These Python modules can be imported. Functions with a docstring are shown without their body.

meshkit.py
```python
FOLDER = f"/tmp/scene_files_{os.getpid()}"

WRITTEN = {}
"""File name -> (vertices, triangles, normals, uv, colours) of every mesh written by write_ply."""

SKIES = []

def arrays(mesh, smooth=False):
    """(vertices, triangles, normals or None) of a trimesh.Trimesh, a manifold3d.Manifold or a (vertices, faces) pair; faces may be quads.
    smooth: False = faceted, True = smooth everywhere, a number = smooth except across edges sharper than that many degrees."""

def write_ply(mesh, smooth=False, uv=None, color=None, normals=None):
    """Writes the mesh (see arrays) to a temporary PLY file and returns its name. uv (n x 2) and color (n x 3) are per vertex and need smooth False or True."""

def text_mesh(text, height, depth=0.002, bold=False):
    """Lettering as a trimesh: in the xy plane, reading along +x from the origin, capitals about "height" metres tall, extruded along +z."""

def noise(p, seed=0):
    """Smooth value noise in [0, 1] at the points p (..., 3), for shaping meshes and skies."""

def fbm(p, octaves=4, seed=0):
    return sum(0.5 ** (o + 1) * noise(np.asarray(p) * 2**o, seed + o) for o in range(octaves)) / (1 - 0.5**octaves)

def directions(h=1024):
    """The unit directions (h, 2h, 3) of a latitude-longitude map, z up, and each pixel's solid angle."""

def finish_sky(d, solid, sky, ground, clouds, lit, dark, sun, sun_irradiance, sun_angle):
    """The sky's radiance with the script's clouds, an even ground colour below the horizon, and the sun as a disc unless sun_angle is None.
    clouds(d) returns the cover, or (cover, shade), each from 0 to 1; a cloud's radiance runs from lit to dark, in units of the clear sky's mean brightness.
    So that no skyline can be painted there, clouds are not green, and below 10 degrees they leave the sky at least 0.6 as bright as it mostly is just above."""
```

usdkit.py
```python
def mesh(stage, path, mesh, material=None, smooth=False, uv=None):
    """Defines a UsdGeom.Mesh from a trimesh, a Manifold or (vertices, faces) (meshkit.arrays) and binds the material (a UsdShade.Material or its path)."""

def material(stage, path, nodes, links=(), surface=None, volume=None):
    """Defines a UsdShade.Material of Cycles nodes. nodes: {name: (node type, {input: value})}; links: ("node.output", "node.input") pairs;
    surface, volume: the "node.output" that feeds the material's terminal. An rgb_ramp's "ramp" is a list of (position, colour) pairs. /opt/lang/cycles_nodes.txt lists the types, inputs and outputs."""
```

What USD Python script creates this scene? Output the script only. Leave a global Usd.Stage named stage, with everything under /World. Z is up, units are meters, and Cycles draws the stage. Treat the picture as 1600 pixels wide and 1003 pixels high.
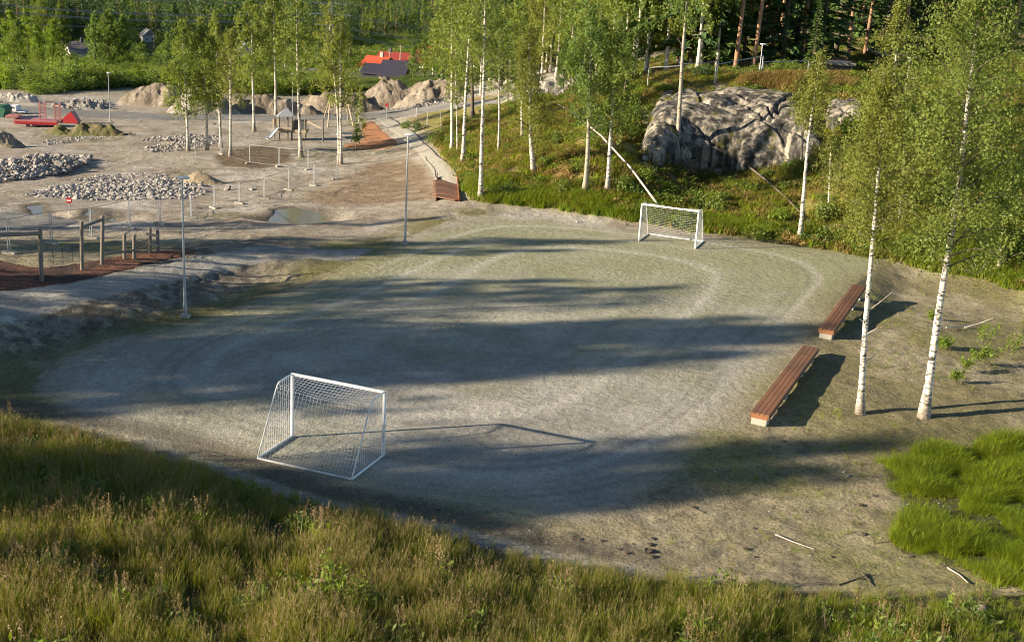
import math, random
import numpy as np
import usdkit, meshkit
from scipy.interpolate import RBFInterpolator
from scipy.ndimage import distance_transform_edt, map_coordinates, gaussian_filter
from pxr import Usd, UsdGeom, UsdLux, UsdShade, Sdf, Gf, Vt

stage = Usd.Stage.CreateInMemory()
UsdGeom.SetStageUpAxis(stage, UsdGeom.Tokens.z)
UsdGeom.SetStageMetersPerUnit(stage, 1.0)
UsdGeom.Xform.Define(stage, '/World')
UsdGeom.Scope.Define(stage, '/World/Looks')

# ------------------------------------------------------------------ camera, sky, sun, exposure
EYE = np.array([0.0, 0.0, 14.1128])
FPX, PITCH, ROLL = 1897.7, 0.29521, 0.058561          # focal length in pixels of a 1600 wide picture
EXPOSURE = 1.45
SKY_STRENGTH, SUN_INTENSITY = 0.052, 1.25
SUN_EL = math.radians(17.0)
SUN_AZ = math.radians(18.0)                             # shadows run towards this direction, from +x to +y
FWD = np.array([0, math.cos(PITCH), -math.sin(PITCH)])
_UP = np.array([0, math.sin(PITCH), math.cos(PITCH)])
_RT = np.array([1.0, 0, 0])
RIGHT = math.cos(ROLL) * _RT + math.sin(ROLL) * _UP
UP = -math.sin(ROLL) * _RT + math.cos(ROLL) * _UP
cam = UsdGeom.Camera.Define(stage, '/World/camera')
cam.CreateHorizontalApertureAttr(36.0)
cam.CreateVerticalApertureAttr(36.0 * 641 / 1024)
cam.CreateFocalLengthAttr(FPX / 1600 * 36.0)
cam.CreateClippingRangeAttr(Gf.Vec2f(0.1, 20000))
cam.CreateExposureAttr(EXPOSURE)
_m = Gf.Matrix4d(1)
for _i, _v in enumerate((RIGHT, UP, -FWD, EYE)):
    _m.SetRow(_i, Gf.Vec4d(*map(float, _v), 1.0 if _i == 3 else 0.0))
cam.AddTransformOp().Set(_m)

TOSUN = np.array([-math.cos(SUN_AZ) * math.cos(SUN_EL), -math.sin(SUN_AZ) * math.cos(SUN_EL), math.sin(SUN_EL)])
usdkit.material(stage, '/World/Looks/sky', {
    'sky': ('sky_texture', {'sky_type': 'single_scattering', 'sun_disc': False, 'sun_elevation': SUN_EL,
                            'sun_rotation': math.atan2(TOSUN[0], TOSUN[1]), 'altitude': 100.0, 'aerosol_density': 0.35, 'ozone_density': 2.5}),
    'bg': ('background_shader', {'strength': SKY_STRENGTH})}, [('sky.color', 'bg.color')], surface='bg.background')
dome = UsdLux.DomeLight.Define(stage, '/World/sky')
UsdShade.MaterialBindingAPI.Apply(dome.GetPrim()).Bind(UsdShade.Material.Get(stage, '/World/Looks/sky'))
sun = UsdLux.DistantLight.Define(stage, '/World/sun')
sun.CreateIntensityAttr(SUN_INTENSITY); sun.CreateAngleAttr(0.6); sun.CreateColorAttr(Gf.Vec3f(1.0, 0.85, 0.62))
sun.CreateNormalizeAttr(True)
_z = TOSUN; _x = np.cross([0, 0, 1.0], _z); _x /= np.linalg.norm(_x); _y = np.cross(_z, _x)
_m = Gf.Matrix4d(1)
for _i, _v in enumerate((_x, _y, _z)):
    _m.SetRow(_i, Gf.Vec4d(*map(float, _v), 0.0))
sun.AddTransformOp().Set(_m)

# ------------------------------------------------------------------ helpers
def ray(px, py):
    """Direction (unit along FWD) of the picture point (px, py) of the 1600 x 1003 photograph."""
    return FWD + RIGHT * ((px - 800) / FPX) - UP * ((py - 501.5) / FPX)
def atz(px, py, z):
    d = ray(px, py); return EYE + d * ((z - EYE[2]) / d[2])
def atY(px, py, Y):
    d = ray(px, py); return EYE + d * (Y / d[1])
def proj(p):
    q = np.asarray(p, float) - EYE; z = q @ FWD
    return np.stack([800 + FPX * (q @ RIGHT) / z, 501.5 - FPX * (q @ UP) / z], -1)

_names = {}
def numbered(parent, name):
    k = (parent, name); n = _names.get(k, 0); _names[k] = n + 1
    return f'{parent}/{name}' + (f'_{n:03d}' if n else '')
def mat(name):
    return UsdShade.Material.Get(stage, '/World/Looks/' + name)
def pathof(parent):
    return '/World' if parent is None else (parent if isinstance(parent, str) else str(parent.GetPath()))
def put(name, v, f, m, parent=None, color=None, normals=None, cols2=None):
    """One Mesh prim. f: (n,3) or (n,4) array, or list of such."""
    path = numbered(pathof(parent), name)
    me = UsdGeom.Mesh.Define(stage, path)
    fs = f if isinstance(f, list) else [f]
    fs = [np.asarray(x, np.int32) for x in fs if len(x)]
    counts = np.concatenate([np.full(len(x), x.shape[1], np.int32) for x in fs])
    v = np.asarray(v, np.float32)
    me.CreatePointsAttr(Vt.Vec3fArray.FromNumpy(np.ascontiguousarray(v)))
    me.CreateFaceVertexCountsAttr(Vt.IntArray.FromNumpy(counts))
    me.CreateFaceVertexIndicesAttr(Vt.IntArray.FromNumpy(np.ascontiguousarray(np.concatenate([x.ravel() for x in fs]))))
    me.CreateSubdivisionSchemeAttr('none')
    me.CreateExtentAttr([Gf.Vec3f(*map(float, v.min(0))), Gf.Vec3f(*map(float, v.max(0)))])
    if normals is not None:
        me.CreateNormalsAttr(Vt.Vec3fArray.FromNumpy(np.ascontiguousarray(normals, np.float32))); me.SetNormalsInterpolation('vertex')
    if color is not None:
        UsdGeom.PrimvarsAPI(me).CreatePrimvar('tint', Sdf.ValueTypeNames.Color3fArray, 'vertex').Set(Vt.Vec3fArray.FromNumpy(np.ascontiguousarray(color, np.float32)))
    UsdShade.MaterialBindingAPI.Apply(me.GetPrim()).Bind(mat(m))
    return me.GetPrim()
def smooth_normals(v, f):
    v = np.asarray(v, float); n = np.zeros_like(v)
    for fs in (f if isinstance(f, list) else [f]):
        fs = np.asarray(fs)
        fn = np.cross(v[fs[:, 1]] - v[fs[:, 0]], v[fs[:, 2]] - v[fs[:, 0]]) if fs.shape[1] == 3 else np.cross(v[fs[:, 2]] - v[fs[:, 0]], v[fs[:, 3]] - v[fs[:, 1]])
        for k in range(fs.shape[1]):
            np.add.at(n, fs[:, k], fn)
    return n / np.maximum(np.linalg.norm(n, axis=1, keepdims=True), 1e-12)
def tag(prim, label=None, cat=None, group=None, kind=None):
    for k, x in (('label', label), ('category', cat), ('group', group), ('kind', kind)):
        if x: prim.SetCustomDataByKey(k, x)
    return prim
def thing(name, label, cat, loc=(0, 0, 0), rz=0.0, group=None, scale=None, tilt=None):
    x = UsdGeom.Xform.Define(stage, numbered('/World', name))
    x.AddTranslateOp().Set(Gf.Vec3d(*map(float, loc))); x.AddRotateXYZOp().Set(Gf.Vec3f(*(tilt or (0, 0)), math.degrees(rz)))
    if scale is not None:
        x.AddScaleOp().Set(Gf.Vec3f(*([float(scale)] * 3 if np.ndim(scale) == 0 else map(float, scale))))
    return tag(x.GetPrim(), label, cat, group)
def proto(name):
    """An abstract class prim that holds the parts of something built once and referenced by its copies."""
    return stage.CreateClassPrim('/World/' + name)
def copy_of(pr, name, label, cat, loc, rz=0.0, group=None, scale=None, tilt=None):
    t = thing(name, label, cat, loc, rz, group, scale, tilt)
    t.GetReferences().AddInternalReference(pr.GetPath()); t.SetInstanceable(True)
    return t
def instancer(name, protos, pos, ids, rz, sc, label, cat, kind='stuff', tilt=None):
    """One PointInstancer of many small plants; protos: list of (v, f, material)."""
    pi = UsdGeom.PointInstancer.Define(stage, numbered('/World', name))
    targets = []
    for i, parts in enumerate(protos):
        px = UsdGeom.Xform.Define(stage, f'{pi.GetPath()}/kind_{chr(97 + i)}')
        for nm, v, f, m in parts:
            put(nm, v, f, m, px.GetPrim())
        targets.append(px.GetPath())
    pi.CreatePrototypesRel().SetTargets(targets)
    n = len(pos)
    pi.CreatePositionsAttr(Vt.Vec3fArray.FromNumpy(np.asarray(pos, np.float32)))
    pi.CreateProtoIndicesAttr(Vt.IntArray.FromNumpy(np.asarray(ids, np.int32)))
    h = np.asarray(rz) / 2
    q = np.zeros((n, 4)); q[:, 0] = np.cos(h); q[:, 3] = np.sin(h)
    if tilt is not None:                                      # a small lean about x first
        t = np.asarray(tilt) / 2
        q = np.stack([np.cos(h) * np.cos(t), np.cos(h) * np.sin(t), np.sin(h) * np.sin(t), np.sin(h) * np.cos(t)], 1)
    pi.CreateOrientationsAttr(Vt.QuathArray([Gf.Quath(float(a), float(b), float(c), float(d)) for a, b, c, d in q]))
    s = np.asarray(sc, np.float32); s = np.repeat(s[:, None], 3, 1) if s.ndim == 1 else s
    pi.CreateScalesAttr(Vt.Vec3fArray.FromNumpy(np.ascontiguousarray(s)))
    return tag(pi.GetPrim(), label, cat, kind=kind)

class MB:
    """Collects boxes, tubes and plates that become one mesh."""
    def __init__(s): s.v, s.q, s.t, s.n = [], [], [], 0
    def add(s, v, q=None, t=None):
        s.v.append(np.asarray(v, float))
        if q is not None and len(q): s.q.append(np.asarray(q) + s.n)
        if t is not None and len(t): s.t.append(np.asarray(t) + s.n)
        s.n += len(v); return s
    def box(s, c, size, R=None, bev=0.0):
        hx, hy, hz = np.asarray(size, float) / 2
        if bev <= 0:
            v = np.array([[x, y, z] for z in (-hz, hz) for x, y in ((-hx, -hy), (hx, -hy), (hx, hy), (-hx, hy))])
            q = [[3, 2, 1, 0], [4, 5, 6, 7], [0, 1, 5, 4], [1, 2, 6, 5], [2, 3, 7, 6], [3, 0, 4, 7]]
        else:                                                   # edges along the longest axis chamfered, ends too
            b = min(bev, 0.45 * min(size) )
            ring = lambda ex, ey, z: [[-ex + b, -ey, z], [ex - b, -ey, z], [ex, -ey + b, z], [ex, ey - b, z], [ex - b, ey, z], [-ex + b, ey, z], [-ex, ey - b, z], [-ex, -ey + b, z]]
            v = np.array(ring(hx - b, hy - b, -hz) + ring(hx, hy, -hz + b) + ring(hx, hy, hz - b) + ring(hx - b, hy - b, hz))
            q = [[8 * k + i, 8 * k + (i + 1) % 8, 8 * k + 8 + (i + 1) % 8, 8 * k + 8 + i] for k in range(3) for i in range(8)]
            q += [[0, 7, 6, 1], [1, 6, 5, 2], [2, 5, 4, 3]]
            q += [[24 + i for i in (1, 6, 7, 0)], [24 + i for i in (2, 5, 6, 1)], [24 + i for i in (3, 4, 5, 2)]]
        if R is not None: v = v @ np.asarray(R).T
        return s.add(v + np.asarray(c, float), q)
    def bar(s, a, b, w, h=None, up=(0, 0, 1), bev=0.0):
        a, b = np.asarray(a, float), np.asarray(b, float); d = b - a; L = np.linalg.norm(d); d = d / L
        u = np.asarray(up, float)
        if abs(d @ u) > 0.98: u = np.array([0, 1.0, 0])
        sd = np.cross(d, u); sd /= np.linalg.norm(sd); u = np.cross(sd, d)
        return s.box((a + b) / 2, (L, w, h or w), np.stack([d, -sd, u], 1), bev)
    def tube(s, pts, r, sides=8, cap=True):
        v, q, t = tube(pts, r, sides, cap); return s.add(v, q, t)
    def plate(s, a, b, c, d): return s.add([a, b, c, d], [[0, 1, 2, 3]])
    def build(s, name, m, parent=None, smooth=False, color=None):
        v = np.vstack(s.v); f = [np.vstack(x) for x in (s.q, s.t) if x]
        return put(name, v, f, m, parent, color, smooth_normals(v, f) if smooth else None)
def tube(pts, r, sides=8, cap=True):
    p = np.asarray(pts, float); n = len(p); r = np.broadcast_to(np.asarray(r, float), (n,))
    t = np.gradient(p, axis=0); t /= np.linalg.norm(t, axis=1, keepdims=True) + 1e-12
    ref = np.array([0, 0, 1.0]) if abs(t[:, 2]).mean() < 0.8 else np.array([1.0, 0, 0])
    a = np.cross(t, ref); a /= np.linalg.norm(a, axis=1, keepdims=True) + 1e-12; b = np.cross(t, a)
    ang = np.arange(sides) * 2 * np.pi / sides
    v = (p[:, None] + r[:, None, None] * (np.cos(ang)[None, :, None] * a[:, None] + np.sin(ang)[None, :, None] * b[:, None])).reshape(-1, 3)
    i, j = np.meshgrid(np.arange(n - 1), np.arange(sides), indexing='ij')
    q = np.stack([i * sides + j, (i + 1) * sides + j, (i + 1) * sides + (j + 1) % sides, i * sides + (j + 1) % sides], -1).reshape(-1, 4)
    tr = np.zeros((0, 3), int)
    if cap:
        k = np.arange(1, sides - 1); o = (n - 1) * sides
        tr = np.vstack([np.stack([k * 0, k, k + 1], 1), np.stack([k * 0 + o, o + k + 1, o + k], 1)])
    return v, q, tr
def rotz(a):
    c, s = math.cos(a), math.sin(a); return np.array([[c, -s, 0], [s, c, 0], [0, 0, 1.0]])
def n2(x, y, s, seed=0, oc=3):
    return meshkit.fbm(np.stack([np.asarray(x) * s, np.asarray(y) * s, np.zeros_like(np.asarray(x, float)) + seed * 7.3], -1), oc, seed)
def sstep(a, b, x):
    t = np.clip((np.asarray(x, float) - a) / (b - a), 0, 1); return t * t * (3 - 2 * t)
# ------------------------------------------------------------------ terrain: heights
CTRL = [
 # pitch, flat
 *[(x, y, 0) for x, y in ((60,600),(130,545),(300,502),(420,490),(480,450),(560,415),(632,385),(730,332),(860,335),(1000,358),(1130,374),(1250,388),(1370,405),
   (1440,640),(1440,740),(1200,890),(950,850),(640,765),(400,720),(200,685),(80,650),(700,600),(900,500),(1150,500),(1300,600),(300,600),(600,460),(1450,500),(1600,560),(1600,760))],
 # bank and path on the left
 (0,505,0.75),(-60,500,0.83),(0,455,0.75),(100,474,0.68),(180,456,0.56),(60,440,0.71),(0,410,0.68),(120,420,0.60),(250,425,0.49),(330,410,0.38),(430,392,0.22),(240,395,0.38),(500,395,0.11),
 (0,548,.05),(60,535,0),(340,455,-.1),(400,440,-.1),(-100,600,.2),
 (0,380,.3),(150,375,.1),(300,372,.1),(450,365,0),(560,372,-.05),
 # basin falling away to the left
 (0,350,-.9),(200,345,-.8),(400,340,-.9),(460,333,-1.0),(560,345,-.5),(640,335,-.3),
 (0,320,-2),(200,318,-2),(400,312,-1.9),(560,310,-1.4),(640,305,-.8),(0,290,-3.1),(200,290,-3.1),(400,285,-2.9),(560,280,-2.5),(640,275,-1.8),
 (0,260,-4.2),(200,258,-4.2),(400,255,-4),(560,250,-3.7),(650,248,-2.8),(0,230,-5.3),(200,228,-5.3),(400,225,-5.1),(560,222,-4.9),
 (0,200,-6.4),(200,200,-6.3),(400,198,-6.2),(560,198,-6),(0,178,-7.1),(200,178,-7.0),(400,176,-6.9),(560,178,-6.7),(620,178,-6.2),(0,155,-8.2),(200,155,-8.1),(400,155,-8),(560,155,-7.6),(660,150,-6.5),
 # bridge and path
 (700,318,0),(700,300,-.45),(695,280,-1),(680,258,-1.9),(655,225,-3.6),(625,200,-5),(605,186,-5.9),
 # heath slope
 (760,312,.2),(770,280,.7),(780,250,.9),(770,220,.5),(750,195,-.6),(720,175,-2.5),(700,160,-4),(800,165,-1.0),
 (850,327,.1),(850,300,.6),(855,270,1.3),(860,240,1.9),(860,210,2.1),(865,185,2.0),(870,160,1.4),(880,143,1.2),(780,146,-2.5),
 (950,343,.1),(950,320,.6),(950,290,1.3),(955,260,2.0),(960,230,2.7),(965,200,3.2),(970,170,3.6),(985,145,4.4),
 (1050,362,.05),(1060,340,.3),(1060,310,.7),(1070,280,1.0),(1080,262,1.1),(1150,370,.1),(1160,345,.4),(1160,310,.8),(1160,285,1.0),(1165,265,1.1),
 (1060,140,5.3),(1150,133,5.8),(1230,140,5.8),(1150,112,5.9),(1060,122,5.5),(1240,378,.1),(1250,350,.5),(1255,310,1.2),(1260,270,2.0),(1270,220,3.4),(1280,165,5.2),(1290,130,6.0),
 (1350,397,.1),(1355,365,.6),(1355,320,1.8),(1360,270,3.1),(1365,220,4.4),(1370,165,5.7),(1375,120,6.3),
 (1460,415,.1),(1460,385,.7),(1460,335,2),(1465,280,3.4),(1470,220,4.8),(1480,160,6),(1490,110,6.8),(1580,430,.2),(1580,395,1),(1590,330,2.6),(1600,260,4.3),(1610,190,5.8),(1620,120,7.2),
 (1150,92,6.2),(1300,90,6.6),(1450,88,7.2),(1600,90,7.8),
 # meadow bank in the foreground
 (-60,690,.35),(60,720,.5),(200,745,.5),(350,790,.55),(500,835,.5),(700,885,.4),(900,920,.3),(1100,950,.25),(1300,955,.2),(1500,955,.2),
 (0,800,1.0),(200,830,1.0),(400,880,1.0),(700,940,.8),(0,1000,1.8),(400,1000,1.6),(800,1000,1.2),(1200,1010,.7),(1550,1010,.5),
 # the valley behind
 (-100,140,-9.2),(100,138,-9.1),(300,140,-9),(500,135,-9),(640,128,-8.6),(720,130,-6.5),(820,120,-2),(900,118,1.5),(980,122,4.4),
 (0,112,-13),(300,108,-13.5),(600,105,-14),(750,104,-11),(0,92,-18),(300,88,-19),(600,88,-20),(760,90,-17),(0,70,-24),(300,66,-25),(600,66,-26),(0,48,-29),(400,45,-30)]
_cp = np.array([atz(*c) for c in CTRL])
_far = []
for X in (-.55, -.35, -.15, .05, .25, .45):                    # the wooded hill beyond the valley, and the high ground on the right
    k = sstep(-.02, .2, X)
    for Y, zl, zr in ((560, -31, 12), (720, -24, 18), (900, 5, 30), (1150, 60, 70), (1600, 130, 135), (2600, 170, 170)):
        _far.append((X * Y, Y, zl + (zr - zl) * k))
    if X > .1:
        _far += [(X * Y, Y, z) for Y, z in ((170, 7), (250, 9), (380, 11))]
_cp = np.vstack([_cp, np.array(_far), [[-30, 10, 2.2], [0, 10, 2.2], [30, 10, 1.2], [-40, 25, 1.6], [-40, 45, 1.0], [40, 40, .4], [60, 60, 3]]])
def _uv(x, y):
    y = np.maximum(y, 9.0)
    return np.stack([np.clip(np.asarray(x) / (y + 6), -.75, .75) * 2.0, np.log(y)], -1)
_rbf = RBFInterpolator(_uv(_cp[:, 0], _cp[:, 1]), _cp[:, 2], kernel='thin_plate_spline', smoothing=0.002, neighbors=40)
NU, NV = 700, 1300
_U = np.linspace(-1.5, 1.5, NU); _V = np.linspace(math.log(9), math.log(2600), NV)
_cu, _cv = np.linspace(-1.5, 1.5, 130), np.linspace(math.log(9), math.log(2600), 300)
_h = _rbf(np.stack(np.meshgrid(_cu, _cv, indexing='ij'), -1).reshape(-1, 2)).reshape(130, 300)
_gu, _gv = np.meshgrid(np.linspace(0, 129, NU), np.linspace(0, 299, NV), indexing='ij')
HG = gaussian_filter(map_coordinates(_h, [_gu, _gv], order=1), 2.0)
def H(x, y):
    x, y = np.asarray(x, float), np.asarray(y, float)
    if x.ndim == 0: return float(H(x[None], y[None])[0])
    uv = _uv(x, y)
    return map_coordinates(HG, [(uv[..., 0] + 1.5) / 3 * (NU - 1), (uv[..., 1] - _V[0]) / (_V[-1] - _V[0]) * (NV - 1)], order=1, mode='nearest')
def G(px, py, dz=0.0):
    """Where the line of sight through a picture point meets the ground (or a level dz above it)."""
    d = ray(px, py); t = np.exp(np.linspace(math.log(16), math.log(2400), 1500))
    P = EYE + d[None] * t[:, None]; g = P[:, 2] - H(P[:, 0], P[:, 1]) - dz
    k = np.nonzero(g < 0)[0]
    if not len(k): return P[-1]
    k = k[0]; a = g[k - 1] / (g[k - 1] - g[k]) if k else 0
    tt = t[k - 1] + (t[k] - t[k - 1]) * a if k else t[0]
    p = EYE + d * tt; p[2] = H(p[0], p[1]); return p
def ground(x, y): return np.array([x, y, float(H(x, y))])
def poly(pts): return np.array([G(*p)[:2] for p in pts])

# zones, as outlines on the ground
def resample(p, step):
    p = np.vstack([p, p[:1]]); s = np.r_[0, np.cumsum(np.linalg.norm(np.diff(p, axis=0), axis=1))]
    t = np.arange(0, s[-1], step); return np.stack([np.interp(t, s, p[:, k]) for k in (0, 1)], 1)
def rounded(p, r=1.0, step=.3):
    q = resample(p, step); k = max(1, int(r / step))
    return np.stack([gaussian_filter(q[:, i], k, mode='wrap') for i in (0, 1)], 1)
RX0, RY0, RS = -75.0, 14.0, 0.2
RNX, RNY = 760, 800
_rx, _ry = np.meshgrid(RX0 + RS * np.arange(RNX), RY0 + RS * np.arange(RNY), indexing='ij')
def inside(p, x, y):
    x, y = np.asarray(x, float), np.asarray(y, float); r = np.zeros(x.shape, bool)
    a = p[-1]
    for b in p:
        if a[1] != b[1]:
            c = ((a[1] > y) != (b[1] > y)); r ^= c & (x < (b[0] - a[0]) * (y - a[1]) / (b[1] - a[1]) + a[0])
        a = b
    return r
def sdf(p):
    x0, y0 = p.min(0) - 6; x1, y1 = p.max(0) + 6
    i0, i1 = np.clip(((np.array([x0, x1]) - RX0) / RS).astype(int), 0, RNX); j0, j1 = np.clip(((np.array([y0, y1]) - RY0) / RS).astype(int), 0, RNY)
    m = np.zeros((RNX, RNY), bool); m[i0:i1, j0:j1] = inside(p, _rx[i0:i1, j0:j1], _ry[i0:i1, j0:j1])
    return (distance_transform_edt(m) - distance_transform_edt(~m)) * RS
def rs(field, x, y, out=-50.0):
    return map_coordinates(field, [(np.asarray(x, float) - RX0) / RS, (np.asarray(y, float) - RY0) / RS], order=1, mode='constant', cval=out)
PITCH_P = rounded(poly([(50,615),(58,592),(95,556),(150,531),(220,513),(290,502),(390,478),(470,446),(540,412),(590,390),(640,374),(690,352),(730,338),(790,338),(860,344),(930,350),
    (1000,358),(1100,367),(1200,377),(1290,386),(1372,399),(1388,418),(1350,446),(1262,541),(1172,660),(1100,720),(1000,790),(900,830),(800,806),(690,785),(560,768),(400,724),(250,692),(140,680),(75,652)]), 1.0)
MEADOW_P = rounded(poly([(-160,640),(-60,645),(0,655),(60,668),(200,694),(330,735),(450,778),(600,812),(720,845),(860,880),(1000,905),(1250,925),(1400,935),(1550,930),(1700,940),(1700,1150),(-200,1150)]), .4)
PATHL_P = rounded(poly([(-160,460),(0,456),(110,442),(210,421),(300,402),(400,385),(520,390),(585,388),(545,408),(480,402),(400,410),(300,430),(200,456),(120,474),(0,504),(-160,520)]), .5)
BARK_P = rounded(poly([(-140,460),(-100,405),(0,408),(60,420),(140,410),(220,396),(280,390),(316,393),(270,404),(205,420),(110,441),(0,455)]), .4)
PATHB_P = rounded(poly([(684,316),(717,314),(716,296),(708,276),(688,250),(664,224),(648,208),(622,192),(603,183),(585,183),(600,196),(632,218),(655,240),(672,262),(681,284)]), .4, .2)
RUBBER_P = rounded(poly([(566,192),(583,190),(590,198),(606,212),(620,222),(620,228),(600,233),(570,233),(536,229),(548,224),(568,218),(566,205)]), .4, .2)
SOIL_P = rounded(poly([(470,310),(520,286),(580,256),(640,246),(665,262),(676,285),(677,312),(600,318),(520,322)]), .8)
DIRTMOUND_P = rounded(poly([(335,243),(400,228),(452,235),(456,250),(420,262),(350,262)]), .8)
HEATH_P = rounded(poly([(640,186),(668,212),(694,244),(716,272),(735,300),(746,315),(850,322),(930,332),(1000,343),(1100,362),(1230,378),(1390,404),(1470,422),(1560,440),(1700,470),(1700,60),(1300,60),(1000,100),(880,150),(760,150),(690,165)]), .6)
PATCH_P = rounded(poly([(1378,725),(1400,708),(1470,700),(1560,695),(1620,690),(1640,930),(1530,905),(1480,880),(1415,868),(1390,850),(1425,830),(1415,790),(1390,760)]), .4)
S_PITCH, S_MEADOW, S_PATHL, S_BARK, S_PATHB, S_RUB, S_SOIL, S_HEATH, S_PATCH = map(sdf, (PITCH_P, MEADOW_P, PATHL_P, BARK_P, PATHB_P, RUBBER_P, SOIL_P, HEATH_P, PATCH_P))
S_MOUND = sdf(DIRTMOUND_P); S_TRK = gaussian_filter(S_PITCH, 16)
# flatten the pitch and roughen the rest
_yy = np.exp(_V)[None, :].repeat(NU, 0); _xx = (_U[:, None] / 2) * (_yy + 6)
_sp = rs(S_PITCH, _xx, _yy)
_flat = sstep(-2.0, .3, _sp)
_rough = sstep(0, -3, _sp)
_lump = n2(_xx, _yy, .35, 3, 4) - .5
_near = sstep(200, 90, _yy)
HG = HG * (1 - _flat) + _rough * _near * _lump * (.16 + .75 * sstep(0, 4, rs(S_HEATH, _xx, _yy)) + .25 * sstep(-9, -14, _xx) * sstep(54, 66, _yy)) * (1 - sstep(-1.0, 0.3, np.maximum(rs(S_PATHL, _xx, _yy), rs(S_PATHB, _xx, _yy)))) \
    + (1 - _near) * 3 * (n2(_xx, _yy, .02, 5, 3) - .5) * sstep(180, 300, _yy)
_bank = sstep(-4.2, -1.5, rs(S_PATHL, _xx, _yy)) * sstep(.1, -.6, rs(S_PATHL, _xx, _yy)) * sstep(-7, -11, _xx) * sstep(-.2, -1.2, _sp) * sstep(56, 50, _yy) * sstep(-1.0, -2.5, rs(S_BARK, _xx, _yy)) * sstep(-9, -6, _sp)
HG += _bank * (.32 * (np.abs(n2(_xx, _yy, .55, 61, 3) - .5) * 2 - .35) + .22 * (n2(_xx, _yy, 1.5, 62, 2) - .5))
HG += .16 * (n2(_xx, _yy, 1.6, 9, 3) - .5) * sstep(0.2, -.8, _sp) * _near
PUD = []
SHEETS = []                                                     # outlines under which the ground sheet lies a little lower

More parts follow.
